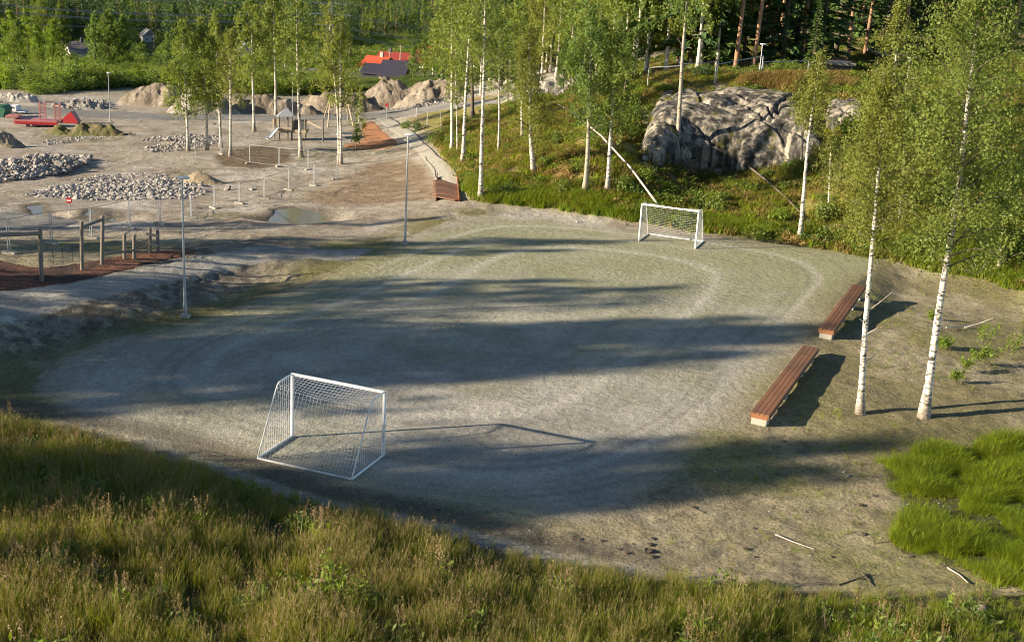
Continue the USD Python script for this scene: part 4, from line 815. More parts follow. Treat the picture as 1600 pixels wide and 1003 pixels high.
# the wooded hillside: the nearest 150 trees singly, the rest of the forest as one mass
cand = []
while len(cand) < 9000:
    Y = rng.uniform(330, 1100) if rng.uniform() < .7 else rng.uniform(335, 600); X = rng.uniform(-.50, .30 + .0 * Y) * (Y + 20)
    q = proj(ground(X, Y))
    if Y < 335: continue
    if n2(X, Y, .018, 41, 3) < .30: continue
    if q[1] > 84 and q[0] < 680: continue
    if 555 < q[0] < 690 and q[1] > 62: continue
    if 180 < q[0] < 262 and q[1] > 58: continue
    cand.append((X, Y))
cand = np.array(cand); cand = cand[np.argsort(cand[:, 1])]
near_, far_ = cand[:150], cand[150:]
GH = 'conifers at the foot of the wooded hillside'
for X, Y in near_:
    k = rng.uniform(); p = ground(X, Y)
    if k < .72: place('spruce_' + 'abcd'[rng.integers(4)], 'dark spruce at the foot of the wooded hillside', 'spruce', p, rng.uniform(.6, .95), rng.uniform(0, 6.28), GH)
    elif k < .86: place('pine_' + 'abcd'[rng.integers(4)], 'pine at the foot of the wooded hillside', 'pine', p, rng.uniform(.6, .95), rng.uniform(0, 6.28), 'pines at the foot of the wooded hillside')
    else: place('birch_' + 'abcd'[rng.integers(4)], 'pale leafy tree at the foot of the wooded hillside', 'tree', p, rng.uniform(.5, .8), rng.uniform(0, 6.28), 'leafy trees at the foot of the wooded hillside')
fp = []
for s in range(3): t, l, c = conifer(300 + s, 17, .2, (2.6, 2.2, 3.0)[s], nq=420, size=1.15); fp.append([('crown', c[0], c[1], ('needle_spruce', 'needle_light', 'needle_spruce')[s])])
for s in range(2): t, l, c = pine(310 + s, 17, .2, .5, nq=330, size=.8); fp.append([('trunk', t[0], [t[1], t[2]], 'bark_pine'), ('crown', c[0], c[1], 'needle_pine')])
for s in range(3): t, l, c = broadleaf(320 + s, 13, .15, .15, .2, 22, 430, .75); fp.append([('crown', c[0], c[1], ('leaf_birch', 'leaf_dark', 'leaf_aspen')[s])])
m_ = n2(far_[:, 0], far_[:, 1], .012, 43, 3); ids = np.where(rng.uniform(size=len(far_)) < np.clip((m_ - .38) * 3.2, .08, .8), rng.integers(5, 8, len(far_)), rng.integers(0, 5, len(far_)))
instancer('hillside_forest', fp, np.c_[far_, H(far_[:, 0], far_[:, 1]) - .3], ids, rng.uniform(0, 6.28, len(far_)), rng.uniform(.6, 1.1, len(far_)), 'mixed spruce and birch forest covering the hill beyond the houses', 'forest')

# scrub between the road and the houses
def bushproto(seed, n, leaf, m, h=1.0):
    r = np.random.default_rng(seed); P, O = [], []
    for _ in range(7):
        c = np.array([r.normal(0, .32), r.normal(0, .32), r.uniform(.25, .62) * h]); u = r.normal(size=(n // 7, 3)); u /= np.linalg.norm(u, axis=1, keepdims=True)
        P.append(c + u * [.34, .34, .38 * h] * r.uniform(.55, 1.05, (len(u), 1))); O.append(u)
    P, O = np.vstack(P), np.vstack(O); k = P[:, 2] > .02; v, q = leaf_quads(P[k], leaf, r, outward=O[k] * 1.2); return [('foliage', v, q, m)]
BU = [bushproto(400, 420, .16, 'leaf_bush', 1.5), bushproto(401, 420, .15, 'leaf_bright', 1.7), bushproto(402, 420, .16, 'leaf_aspen', 1.9), bushproto(403, 420, .15, 'leaf_birch', 2.2)]
sc_ = poly([(-160, 142), (0, 139), (60, 148), (170, 139), (235, 138), (262, 133), (300, 140), (420, 150), (480, 148), (560, 142), (640, 134), (700, 140), (710, 128), (640, 125), (560, 127), (500, 126), (460, 118), (400, 98), (300, 96), (160, 98), (0, 96), (-160, 96)])
x0, y0 = sc_.min(0); x1, y1 = sc_.max(0); xy = np.stack([rng.uniform(x0, x1, 16000), rng.uniform(y0, y1, 16000)], 1); xy = xy[inside(sc_, xy[:, 0], xy[:, 1])][:5200]
instancer('scrub', BU, np.c_[xy, H(xy[:, 0], xy[:, 1])], rng.integers(0, 4, len(xy)), rng.uniform(0, 6.28, len(xy)), np.c_[rng.uniform(1.3, 2.8, len(xy)), rng.uniform(1.3, 2.8, len(xy)), rng.uniform(.7, 1.75, len(xy)) * np.where(rng.uniform(size=len(xy)) < .08, 1.8, 1) * np.where((np.abs(proj(np.c_[xy, H(xy[:, 0], xy[:, 1])])[:, 0] - 620) < 85), .42, 1) * (.3 + .7 * sstep(.30, .55, n2(xy[:, 0], xy[:, 1], .06, 44, 3))) * (1 - .45 * sstep(190, 215, xy[:, 1]))], 'yellow-green scrub filling the ground between the road and the houses', 'scrub')

vt_ = poly([(-160, 97), (0, 97), (300, 97), (480, 108), (560, 116), (660, 118), (760, 112), (790, 90), (790, 64), (600, 62), (300, 58), (0, 66), (-160, 66)]); x0, y0 = vt_.min(0); x1, y1 = vt_.max(0)
xy = np.stack([rng.uniform(x0, x1, 14000), rng.uniform(y0, y1, 14000)], 1); xy = xy[inside(vt_, xy[:, 0], xy[:, 1])]; q_ = proj(np.c_[xy, H(xy[:, 0], xy[:, 1])]); k = np.ones(len(xy), bool)
for hx, hy, w in ((132, 95, 26), (234, 66, 18), (384, 92, 16), (605, 124, 52), (578, 112, 30), (640, 108, 40)): k &= ~((np.abs(q_[:, 0] - hx) < w) & (q_[:, 1] > hy - 8) & (q_[:, 1] < hy + 46))
xy = xy[k & (n2(xy[:, 0], xy[:, 1], .03, 47, 3) > .38)][:3200]
instancer('valley_thicket', BU, np.c_[xy, H(xy[:, 0], xy[:, 1]) - .2], rng.integers(0, 4, len(xy)), rng.uniform(0, 6.28, len(xy)), np.c_[rng.uniform(2.2, 4.5, len(xy)), rng.uniform(2.2, 4.5, len(xy)), rng.uniform(.8, 2.4, len(xy))], 'green thicket and young trees covering the valley floor among the houses', 'thicket')
# ------------------------------------------------------------------ trees left of the frame: their long shadows cross the pitch
def shadow_tree(tx, ty, k, s, label, cat, group, dz=0.0):
    """Stands where its top's shadow falls at the picture point (tx, ty)."""
    h = {'spruce': 18, 'pine': 19, 'birch': 14, 'bush': 7, 'wide': 15}[k.split('_')[0]] * s
    e = G(tx, ty); L = (h) / math.tan(SUN_EL)
    for _ in range(4):
        b = ground(e[0] - math.cos(SUN_AZ) * L, e[1] - math.sin(SUN_AZ) * L); L = (b[2] + h - e[2]) / math.tan(SUN_EL)
    return place(k, label, cat, b, s, tx * .013, group)
SG = [(1275, 512, 'wide_a', 1.2), (1225, 528, 'wide_b', 1.25), (1150, 556, 'wide_a', 1.2), (1375, 700, 'wide_b', 1.1), (1290, 735, 'wide_a', 1.0), (1180, 500, 'birch_b', 1.15), (960, 470, 'pine_b', .85), (1080, 452, 'birch_c', .95), (900, 440, 'birch_a', .85), (965, 379, 'birch_b', 1.1), (880, 392, 'birch_d', .9),
      (1250, 700, 'birch_d', 1.1), (1080, 780, 'birch_a', 1.0), (690, 338, 'birch_c', .9), (480, 470, 'birch_c', .7), (900, 770, 'birch_b', 1.0), (560, 505, 'birch_b', .7), (600, 885, 'birch_c', .75), (330, 905, 'birch_d', .55)]
for tx, ty, k, s in SG:
    kd = {'wide': 'birch'}.get(k.split('_')[0], k.split('_')[0])
    shadow_tree(tx, ty, k, s, {'birch': 'birch standing outside the picture on the left, shading the pitch', 'spruce': 'spruce standing outside the picture on the left, shading the pitch', 'pine': 'pine standing outside the picture on the left, shading the pitch'}[kd], kd, {'birch': 'birches left of the picture that shade the pitch', 'spruce': 'spruces left of the picture that shade the pitch', 'pine': 'pines left of the picture that shade the pitch'}[kd])

# ------------------------------------------------------------------ tall grass of the bank in the foreground
def tuft(seed, n, hgt, rad, wid, arch, heads, greens, straw):
    """A clump: curved tapering blades, some straw-coloured stalks with seed heads."""
    r = np.random.default_rng(seed); out = {}
    def blades(n, hm, w, arch):
        a, rr = r.uniform(0, 6.28, n), rad * np.sqrt(r.uniform(0, 1, n)); b = np.stack([rr * np.cos(a), rr * np.sin(a), np.zeros(n)], 1)
        h = hm * r.uniform(.55, 1.15, n); d = r.uniform(0, 6.28, n); lean = arch * h * r.uniform(.2, 1.3, n); dv = np.stack([np.cos(d), np.sin(d), 0 * d], 1)
        sd = np.stack([-np.sin(d + r.normal(0, .6, n)), np.cos(d), 0 * d], 1); V = []
        for t, ww in ((0, 1), (.5, .85), (.82, .5)):
            c = b + dv * (lean * t ** 2)[:, None] + np.array([0, 0, 1.0]) * (h * (t - .12 * arch * t * t))[:, None]; V += [c - sd * (w * ww / 2), c + sd * (w * ww / 2)]
        tip = b + dv * lean[:, None] + np.array([0, 0, 1.0]) * (h * (1 - .2 * arch))[:, None]; V.append(tip)
        v = np.stack(V, 1).reshape(-1, 3); o = np.arange(n)[:, None] * 7
        return v, [np.vstack([o + [0, 1, 3, 2], o + [2, 3, 5, 4]]), o + [4, 5, 6]], tip, dv
    v, f, _, _ = blades(n, hgt, wid, arch); parts = [('blades', v, f, greens)]
    if heads:
        v, f, tip, dv = blades(heads, hgt * 1.25, wid * .55, arch * .4); parts.append(('stalks', v, f, straw))
        hv, hq = [], []; P = (tip[:, None] + np.array([0, 0, 1.0]) * np.linspace(-.13, .02, 6)[None, :, None] * hgt + r.normal(0, .011, (heads, 6, 3))).reshape(-1, 3)
        hv, hq = leaf_quads(P, .032, r, .2, .34); parts.append(('seed_heads', hv, hq, 'grass_head'))
    return parts
TF = [tuft(500 + i, 38, .62, .20, .012, .5, 7, 'grass_green', 'grass_straw') for i in range(3)] + [tuft(510 + i, 28, .55, .2, .010, .55, 14, 'grass_green', 'grass_straw') for i in range(3)] + \
     [tuft(520 + i, 46, .42, .22, .012, .9, 2, 'grass_lush', 'grass_straw') for i in range(2)] + [tuft(530 + i, 30, .45, .22, .010, .8, 5, 'grass_straw', 'grass_straw') for i in range(2)]
rng = np.random.default_rng(91)
def scatter(field, box, n, lo=0.0, hi=99.0):
    x = rng.uniform(box[0], box[1], n); y = rng.uniform(box[2], box[3], n); d = rs(field, x, y); k = (d > lo) & (d < hi); return np.stack([x[k], y[k]], 1), d[k]
xy, d = scatter(S_MEADOW, (-26, 22, 15.5, 37), 19000, -.25)
k = (np.abs(xy[:, 0]) < (xy[:, 1] + 6) * .47 + .8); xy, d = xy[k], d[k]
pn, pl = n2(xy[:, 0], xy[:, 1], .33, 51, 3), n2(xy[:, 0], xy[:, 1], .8, 52, 2)
lush = sstep(1.5, 7.5, xy[:, 0] + 2.5 * (pn - .5) * 4); u = rng.uniform(size=len(xy))
ids = np.where(u < lush * .85, rng.integers(6, 8, len(xy)), np.where(u < .12 + .5 * sstep(.42, .6, pn), rng.integers(3, 6, len(xy)), np.where(u > .9, rng.integers(8, 10, len(xy)), rng.integers(0, 3, len(xy)))))
gp_ = n2(xy[:, 0], xy[:, 1], .55, 58, 3); k = rng.uniform(size=len(xy)) < .5 + .9 * sstep(.30, .48, gp_); xy, d, pn, pl, lush, ids, gp_ = xy[k], d[k], pn[k], pl[k], lush[k], ids[k], gp_[k]
sc = .80 * (.58 + .62 * pl + .5 * sstep(.35, .65, gp_)) * rng.uniform(.75, 1.25, len(xy)) * (1 - .25 * lush) * (.5 + .5 * sstep(-.2, 2.2, d))
instancer('meadow_grass', TF, np.c_[xy, H(xy[:, 0], xy[:, 1]) - .03], ids, rng.uniform(0, 6.28, len(xy)), sc, 'tall meadow grass with seed heads along the foreground bank', 'grass', tilt=rng.normal(0, .10, len(xy)))
# the bright tussock patch on the right, and the verge along the far side
TL = [tuft(540 + i, 70, .30, .17, .008, 1.15, 0, 'grass_lush', 'grass_straw') for i in range(3)] + [tuft(545, 60, .30, .18, .008, 1.0, 0, 'grass_green', 'grass_straw')]
xy, d = scatter(S_PATCH, (8, 23, 22, 42), 17000, -.25); pn = n2(xy[:, 0], xy[:, 1], .9, 53, 3)
k = rng.uniform(size=len(xy)) < (.10 + 1.4 * sstep(.34, .58, pn)) * (.05 + .95 * sstep(-.2, 1.2, d + 2.2 * (pn - .5))); xy, pn = xy[k], pn[k]
instancer('tussock_grass', TL, np.c_[xy, H(xy[:, 0], xy[:, 1]) - .02], np.where(rng.uniform(size=len(xy)) < .85, rng.integers(0, 3, len(xy)), 3), rng.uniform(0, 6.28, len(xy)), (.3 + 1.25 * sstep(.3, .7, pn)) * rng.uniform(.7, 1.3, len(xy)), 'bright green tussock grass on the dirt at the right edge', 'grass')
TV = [tuft(550 + i, 40, .5, .3, .03, .9, 0, ('grass_lush', 'grass_green', 'leaf_bright')[i], 'grass_straw') for i in range(3)]
xy, d = scatter(S_HEATH, (-6, 34, 52, 74), 26000, -.3, 3.4)
k = (rs(S_PITCH, xy[:, 0], xy[:, 1]) < -1.2) & (xy[:, 0] > -3.5) & (rng.uniform(size=len(xy)) < sstep(3.4, .6, d) * sstep(.3, .5, n2(xy[:, 0], xy[:, 1], .5, 54, 2) + .12)); xy = xy[k][:5200]
instancer('verge_grass', TV, np.c_[xy, H(xy[:, 0], xy[:, 1]) - .03], rng.integers(0, 3, len(xy)), rng.uniform(0, 6.28, len(xy)), rng.uniform(.5, 1.3, len(xy)), 'bright grass verge between the pitch and the heath slope', 'grass')
# low heather, bilberry and seedlings over the slope
HB = [bushproto(600, 170, .15, 'heath_leaf', .7), bushproto(601, 170, .14, 'heath_brown', .6), bushproto(602, 170, .16, 'leaf_bush', .9), bushproto(603, 150, .15, 'leaf_bright', 1.0)]
xy, d = scatter(S_HEATH, (-8, 46, 54, 128), 60000, .2); pn, pl = n2(xy[:, 0], xy[:, 1], .22, 55, 3), n2(xy[:, 0], xy[:, 1], .5, 56, 2)
right_ = sstep(8, 20, xy[:, 0])
k = rng.uniform(size=len(xy)) < sstep(.46, .64, pn) * (.26 + .3 * sstep(8, 24, xy[:, 0])) + .02; xy, pn, pl = xy[k][:6000], pn[k][:6000], pl[k][:6000]
u = rng.uniform(size=len(xy)); low = sstep(80, 62, xy[:, 1])
ids = np.where(u < .33, 1, np.where(u < .62 - .25 * low, 0, np.where(u < .86, 2, 3)))
instancer('heath_shrubs', HB, np.c_[xy, H(xy[:, 0], xy[:, 1]) - .08], ids, rng.uniform(0, 6.28, len(xy)), np.c_[rng.uniform(.5, 1.2, len(xy)), rng.uniform(.5, 1.2, len(xy)), rng.uniform(.3, .95, len(xy)) * (.5 + pl)], 'heather, bilberry and low brush covering the heath slope', 'undergrowth')

TH = [tuft(560 + i, 46, .42, .34, .035, 1.0, 0, ('heath_leaf', 'heath_brown', 'grass_lush')[i], 'grass_straw') for i in range(3)]
xy, d = scatter(S_HEATH, (-8, 44, 56, 112), 60000, .1); pn = n2(xy[:, 0], xy[:, 1], .3, 57, 3); k = rng.uniform(size=len(xy)) < sstep(.62, .42, pn) * .5 + .12; xy, pn = xy[k][:11000], pn[k][:11000]
instancer('heath_grass', TH, np.c_[xy, H(xy[:, 0], xy[:, 1]) - .04], np.where(rng.uniform(size=len(xy)) < .5, 0, np.where(rng.uniform(size=len(xy)) < .5, 1, 2)), rng.uniform(0, 6.28, len(xy)), rng.uniform(.6, 1.4, len(xy)), 'yellow-green and rusty grass between the shrubs of the heath slope', 'grass')

# broad weeds and dead brown stalks mixed into the meadow
def dock(seed, m1, m2):
    r = np.random.default_rng(seed); P = np.stack([r.normal(0, .16, 60), r.normal(0, .16, 60), r.uniform(.05, .55, 60)], 1); v, q = leaf_quads(P, .16, r, .7, .42); m = MB(); Q = []
    for k in range(4):
        e = np.array([r.normal(0, .12), r.normal(0, .12), r.uniform(.75, 1.15)]); m.tube([(0, 0, 0), e * .5, e], [.006, .005, .003], 4); Q.append(e * r.uniform(.6, 1, (26, 1)) + r.normal(0, .018, (26, 3)))
    tv = np.vstack(m.v); tf = np.vstack(m.q); hv, hq = leaf_quads(np.vstack(Q), .04, r); return [('leaves', v, q, m1), ('stalks', tv, tf, 'twig'), ('seed_heads', hv, hq, m2)]
DK = [dock(580, 'leaf_bush', 'heath_brown'), dock(581, 'leaf_bright', 'grass_head'), dock(582, 'leaf_aspen', 'heath_brown')]
xy, d = scatter(S_MEADOW, (-16, 16, 16, 36), 1500, .3); k = n2(xy[:, 0], xy[:, 1], .7, 59, 2) > .56; xy = xy[k][:170]
instancer('meadow_weeds', DK, np.c_[xy, H(xy[:, 0], xy[:, 1])], rng.integers(0, 3, len(xy)), rng.uniform(0, 6.28, len(xy)), rng.uniform(.6, 1.05, len(xy)), 'broad-leaved weeds and brown stalks among the meadow grass', 'weeds')
# thin stray tufts on the dirt
xy = np.stack([rng.uniform(2, 24, 6000), rng.uniform(21, 62, 6000)], 1); sp_ = rs(S_PITCH, xy[:, 0], xy[:, 1]); k = (sp_ < -.6) & (rs(S_MEADOW, xy[:, 0], xy[:, 1]) < .0) & (rs(S_HEATH, xy[:, 0], xy[:, 1]) < .2) & (n2(xy[:, 0], xy[:, 1], .45, 63, 3) > .50) & (rng.uniform(size=len(xy)) < .55); xy = xy[k][:1100]
ST = [tuft(590 + i, 12, .16, .09, .008, 1.0, 0, ('grass_green', 'grass_lush')[i], 'grass_straw') for i in range(2)]
instancer('stray_tufts', ST, np.c_[xy, H(xy[:, 0], xy[:, 1]) - .01], rng.integers(0, 2, len(xy)), rng.uniform(0, 6.28, len(xy)), rng.uniform(.4, 1.3, len(xy)), 'thin stray grass tufts on the bare dirt by the benches', 'grass')
# ------------------------------------------------------------------ rock outcrop, boulders, heaps
usdkit.material(stage, '/World/Looks/granite', {
    'tc': ('geometry', {}), 'mp': ('mapping', {'scale': (1.9, 1.9, .26)}), 'n1': ('noise_texture', {'scale': 1.1, 'detail': 5.0, 'roughness': .58, 'distortion': .12}), 'n2': ('noise_texture', {'scale': 4.5, 'detail': 8.0, 'roughness': .78}), 'n3': ('noise_texture', {'scale': .55, 'detail': 5.0, 'roughness': .6}),
    'r1': ('rgb_ramp', {'ramp': [(.38, (.035, .034, .033)), (.48, (.10, .093, .083)), (.54, (.25, .225, .19)), (.65, (.37, .335, .28)), (.8, (.50, .45, .385))]}), 'r2': ('rgb_ramp', {'ramp': [(.34, (.28, .27, .26)), (.46, (.75, .74, .72)), (.56, (1.05, 1.04, 1.02)), (.72, (1.4, 1.38, 1.34))]}), 'mm': ('mix_color', {'blend_type': 'multiply', 'fac': 1.0, 'use_clamp': False}),
    'r3': ('rgb_ramp', {'ramp': [(.60, (0, 0, 0)), (.66, (1, 1, 1))]}), 'ms': ('mix_color', {'b': (.10, .095, .02)}), 'b': ('bump', {'strength': 1.0, 'distance': .07}), 'p': ('principled_bsdf', {'roughness': .85, 'specular_ior_level': .25})},
    [('tc.position', 'mp.vector'), ('mp.vector', 'n1.vector'), ('tc.position', 'n2.vector'), ('tc.position', 'n3.vector'), ('n1.fac', 'r1.fac'), ('n2.fac', 'r2.fac'), ('r1.color', 'mm.a'), ('r2.color', 'mm.b'), ('n3.fac', 'r3.fac'), ('mm.result', 'ms.a'), ('r3.color', 'ms.fac'), ('ms.result', 'p.base_color'), ('n2.fac', 'b.height'), ('b.normal', 'p.normal')], surface='p.BSDF')
usdkit.material(stage, '/World/Looks/blast_stone', {
    'tc': ('geometry', {}), 'n1': ('noise_texture', {'scale': 2.2, 'detail': 6.0, 'roughness': .7}), 'oi': ('object_info', {}), 'r1': ('rgb_ramp', {'ramp': [(.3, (.18, .165, .155)), (.5, (.29, .268, .25)), (.72, (.41, .38, .355))]}), 'ra': ('map_range', {'to_min': .72, 'to_max': 1.2}), 'mm': ('vector_math', {'math_type': 'scale'}),
    'b': ('bump', {'strength': .8, 'distance': .04}), 'p': ('principled_bsdf', {'roughness': .9, 'specular_ior_level': .2})},
    [('tc.position', 'n1.vector'), ('n1.fac', 'r1.fac'), ('oi.random', 'ra.value'), ('r1.color', 'mm.vector1'), ('ra.result', 'mm.scale'), ('mm.vector', 'p.base_color'), ('n1.fac', 'b.height'), ('b.normal', 'p.normal')], surface='p.BSDF')
import trimesh
def grid_mesh(P):
    n, m = P.shape[:2]; idx = np.arange(n * m).reshape(n, m)
    return P.reshape(-1, 3), np.stack([idx[:-1, :-1], idx[:-1, 1:], idx[1:, 1:], idx[1:, :-1]], -1).reshape(-1, 4)
def outcrop(label, base, top, seed, amp, back=4.0, name='rock_outcrop', nx=190, ny=110):
    B = np.array([G(*p) for p in base]); T = np.array([G(*p) for p in top])
    s = np.linspace(0, 1, nx); ip = lambda A: np.stack([np.interp(s, np.linspace(0, 1, len(A)), A[:, k]) for k in range(3)], 1)
    B, T = ip(B), ip(T); B[:, 2] -= .5; t = np.linspace(0, 1.45, ny)
    tf = np.clip(t, 0, 1); hf, vf = tf ** 3.2 * .8 + tf * .2, np.sin(tf * math.pi / 2) ** .85
    end = sstep(0, .20, s) * sstep(1, .84, s)
    P = B[:, None] + (T - B)[:, None] * np.stack([hf, hf, vf], 1)[None]
    dirb = (T - B) * [1, 1, 0]; dirb /= np.linalg.norm(dirb, axis=1, keepdims=True)
    over = np.maximum(t - 1, 0) / .45
    P += dirb[:, None] * (over * back)[None, :, None]; P[..., 2] += (.22 * np.sin(over * math.pi) - .9 * over ** 2)[None]
    q = P * [.55, .55, .38]; n = meshkit.fbm(q, 3, seed) - .5 + .10 * (meshkit.noise(P * [1.3, 1.3, .9], seed + 3) - .5); r = 1 - np.abs(2 * meshkit.fbm(P * [.3, .3, .16], 4, seed + 9) - 1); led = np.minimum(((P[..., 2] * .55 + 1.1 * n + .10 * P[..., 0]) % 1) * 2.2, .5)
    crack = np.exp(-((np.abs(meshkit.fbm(P * [.22, .22, .05], 2, seed + 20) - .5)) / .010) ** 2) + np.exp(-((np.abs(meshkit.fbm(P * [.10, .10, .30], 2, seed + 24) - .48)) / .010) ** 2)
    d = amp * (1.5 * n + .35 * (r - .7) + .75 * (led - .25)) - .32 * crack
    d = d * (1 - .75 * sstep(.8, 1.15, t))[None]
    out = np.stack([-dirb[:, 0:1] * np.cos(tf * 1.25), -dirb[:, 1:2] * np.cos(tf * 1.25), np.sin(tf * 1.25)[None].repeat(nx, 0)], -1)
    P = P + out * d[..., None]; P[..., 2] -= (1 - end)[:, None] * (1.8 * tf + .3)[None]
    v, f = grid_mesh(P); f = f[:, ::-1]
    return tag(put(name, v, f, 'granite', None, None, smooth_normals(v, f)), label, 'rock')
outcrop('big bare grey rock face with dark streaks above the far goal', [(990, 236), (1008, 258), (1032, 264), (1065, 266), (1105, 272), (1150, 270), (1200, 266), (1250, 256), (1300, 236)], [(1004, 178), (1018, 158), (1044, 146), (1080, 139), (1120, 139), (1160, 138), (1200, 138), (1245, 142), (1300, 165)], 3, .6)
outcrop('lower pale rock ledge in front of the left end of the big rock face', [(992, 256), (1010, 262), (1030, 262), (1052, 258)], [(1000, 232), (1015, 226), (1035, 224), (1050, 230)], 8, .35, 1.2, nx=60, ny=40)
outcrop('flat pale bare rock along the top edge above the left half of the rock face', [(1002, 158), (1040, 150), (1080, 147), (1120, 147), (1172, 146)], [(1010, 140), (1045, 132), (1085, 130), (1125, 130), (1170, 134)], 17, .18, 1.5, nx=80, ny=40)
outcrop('grey rock ledge on the right slope under the brown grass', [(1280, 208), (1300, 212), (1330, 208), (1352, 198)], [(1285, 160), (1305, 150), (1330, 150), (1350, 158)], 12, .5, 1.6, nx=80, ny=50)
def stone(seed, sub=2, flat=.7, rough=.28):
    m = trimesh.creation.icosphere(sub); v = np.array(m.vertices); r = np.random.default_rng(seed)
    for _ in range(10):                                         # broken facets
        n = r.normal(size=3); n /= np.linalg.norm(n); h = r.uniform(.5, .85); k = v @ n; v = v - n * np.maximum(k - h, 0)[:, None]
    v = v * (1 + rough * (meshkit.fbm(v * 1.7 + seed, 3, seed)[:, None] - .5)); v[:, 2] *= flat; v[:, 1] *= r.uniform(.7, 1)
    return v, np.array(m.faces)
STONES = [proto('kind_stone_' + 'abcde'[i]) for i in range(5)]
for i, p in enumerate(STONES): v, f = stone(30 + i, 3); put('stone', v, f, 'granite' if i < 2 else 'blast_stone', p)
PILE = [[('stone', *stone(50 + i, 1 if i < 3 else 2, rough=.2), 'blast_stone')] for i in range(5)]
def boulder(px, py, wpx, label, group=None, k=0, fl=1.0, sink=.3, name='boulder', cat='rock', p=None):
    p = G(px, py) if p is None else p; r = wpx * np.linalg.norm(p - EYE) / FPX / 2
    return copy_of(STONES[k], name, label, cat, p + [0, 0, r * (.7 * fl - sink)], px * .7, group, (r, r * .9, r * fl))
for i, (px, py, w, fl) in enumerate([(887, 243, 24, .5), (930, 230, 12, .8), (1000, 213, 8, .8), (905, 192, 20, .6), (852, 188, 18, .7), (800, 208, 16, .6), (842, 262, 14, .7), (856, 252, 9, .8), (815, 252, 10, .6), (798, 280, 8, .8), (780, 278, 6, .9), (1003, 298, 9, .9), (1063, 302, 8, .9), (936, 240, 16, .6), (1345, 250, 16, .5), (1330, 172, 22, .7), (1382, 228, 10, .7), (1196, 296, 14, .6), (1175, 333, 8, .8), (1345, 352, 34, .6), (1380, 362, 26, .6), (1322, 358, 22, .5), (1452, 375, 20, .9), (1462, 390, 26, .5), (1404, 412, 8, .6), (1335, 396, 10, .4), (1512, 330, 22, .5), (1218, 325, 10, .6), (760, 212, 14, .6), (770, 186, 12, .6), (752, 176, 12, .7)]):
    boulder(px, py, w, 'pale rock showing through the heath of the slope', 'pale rocks showing through the heath', i % 2, fl)
boulder(1300, 121, 62, 'long flat pale rock slab on the plateau beside the lamp', None, 0, .22, .1, p=G(1206, 122))
boulder(1150, 279, 9, 'small white block at the foot of the big rock face', None, 3, 1.2, .1)
boulder(902, 348, 7, 'small stone on the earth strip behind the pitch, the larger of the pair', None, 3, .8); boulder(884, 350, 7, 'small brown stone left of the larger one on the earth strip', None, 1, .5)
boulder(977, 351, 7, 'small dark stone on the earth strip nearer the far goal', None, 1, .6)
boulder(1325, 745, 9, 'small whitish stone on the dirt left of the tussock patch', None, 4, .8); boulder(1318, 738, 5, 'tiny pale stone behind the whitish one on the dirt', None, 3, .8)
boulder(1532, 955, 24, 'pale boulder in the grass at the bottom right corner', None, 4, .9); boulder(1424, 870, 10, 'brown stone at the left tip of the tussock patch', None, 1, .6)
boulder(875, 1, 5, 'x') if False else None

def heap(label, x0, x1, yb, yp, xp, col=(.285, .24, .195), col2=(.19, .155, .12), seed=1, lump=.35, depth=.55, name='soil_heap', cat='soil heap', n=90, sharp=1.0):
    c = G((x0 + x1) / 2, yb); d = np.linalg.norm(c - EYE); W = (x1 - x0) * d / FPX / 2; h = (yb - yp) * d / FPX; off = (xp - (x0 + x1) / 2) * d / FPX
    u, w = np.meshgrid(np.linspace(-1.15, 1.15, n), np.linspace(-1.15, 1.15, n), indexing='ij')
    X, Y = c[0] + u * W, c[1] + W * depth + w * W * depth
    us = np.where(u < off / W, (u - off / W) / (1 + off / W), (u - off / W) / (1 - off / W)); r = np.sqrt(us ** 2 + w ** 2) * (1 + .35 * (n2(X, Y, .25 + .5 / max(W, 1), seed, 3) - .5))
    z = h * np.clip(1 - r, -.2, 1) ** 1 * (1.0 if sharp >= 1 else 1) ; z = np.where(r < 1, h * (1 - np.clip(r, 0, 1) ** (1.9 * sharp)) ** 1.25 * (1 - .1 * np.clip(r, 0, 1)), -(r - 1) * h)
    k = sstep(1.05, .6, r); z = z + (lump > .1) * h * .55 * k * (n2(X, Y, .32, seed + 2, 3) - .5) * 2 + lump * 1.9 * k * (n2(X, Y, .9, seed + 3, 4) - .5) * 2 + (lump > .1) * .5 * k * (n2(X, Y, 2.4, seed + 4, 2) - .5) + lump * .7 * k * (np.abs(n2(X, Y, .35, seed + 5, 3) - .5) * 2 - .3)
    P = np.stack([X, Y, H(X, Y) + z - .12], -1); v, f = grid_mesh(P); f = f[:, ::-1]
    b = n2(v[:, 0], v[:, 1], .8, seed + 7, 4); cc = mixc(np.broadcast_to(col, v.shape), col2, sstep(.42, .62, b)); cc = mixc(cc, tuple(1.35 * x for x in col), sstep(.60, .74, n2(v[:, 0], v[:, 1], 2.0, seed + 8, 2)) * .6)
    return tag(put(name, v, f, 'earth', None, cc, smooth_normals(v, f)), label, cat)
heap('tall pointed heap of brown earth behind the far left lamp post', 172, 290, 167, 130, 250, seed=1)
heap('stony heap of rubble right of the pointed earth heap', 250, 366, 182, 151, 300, (.36, .33, .30), (.25, .22, .19), seed=2, lump=.5)
heap('low ridge of grey-brown earth behind the play tower', 330, 520, 179, 152, 400, (.28, .24, .2), seed=3, lump=.4, depth=.3)
heap('rounded earth heap behind the log swing', 455, 600, 177, 142, 515, (.30, .25, .2), seed=4, lump=.4)
heap('large earth heap before the dark-roofed house', 545, 670, 172, 135, 600, seed=5, lump=.4); heap('highest brown earth heap right of the large one, towards the red roofs', 595, 745, 163, 126, 652, (.31, .265, .215), seed=6, lump=.4)
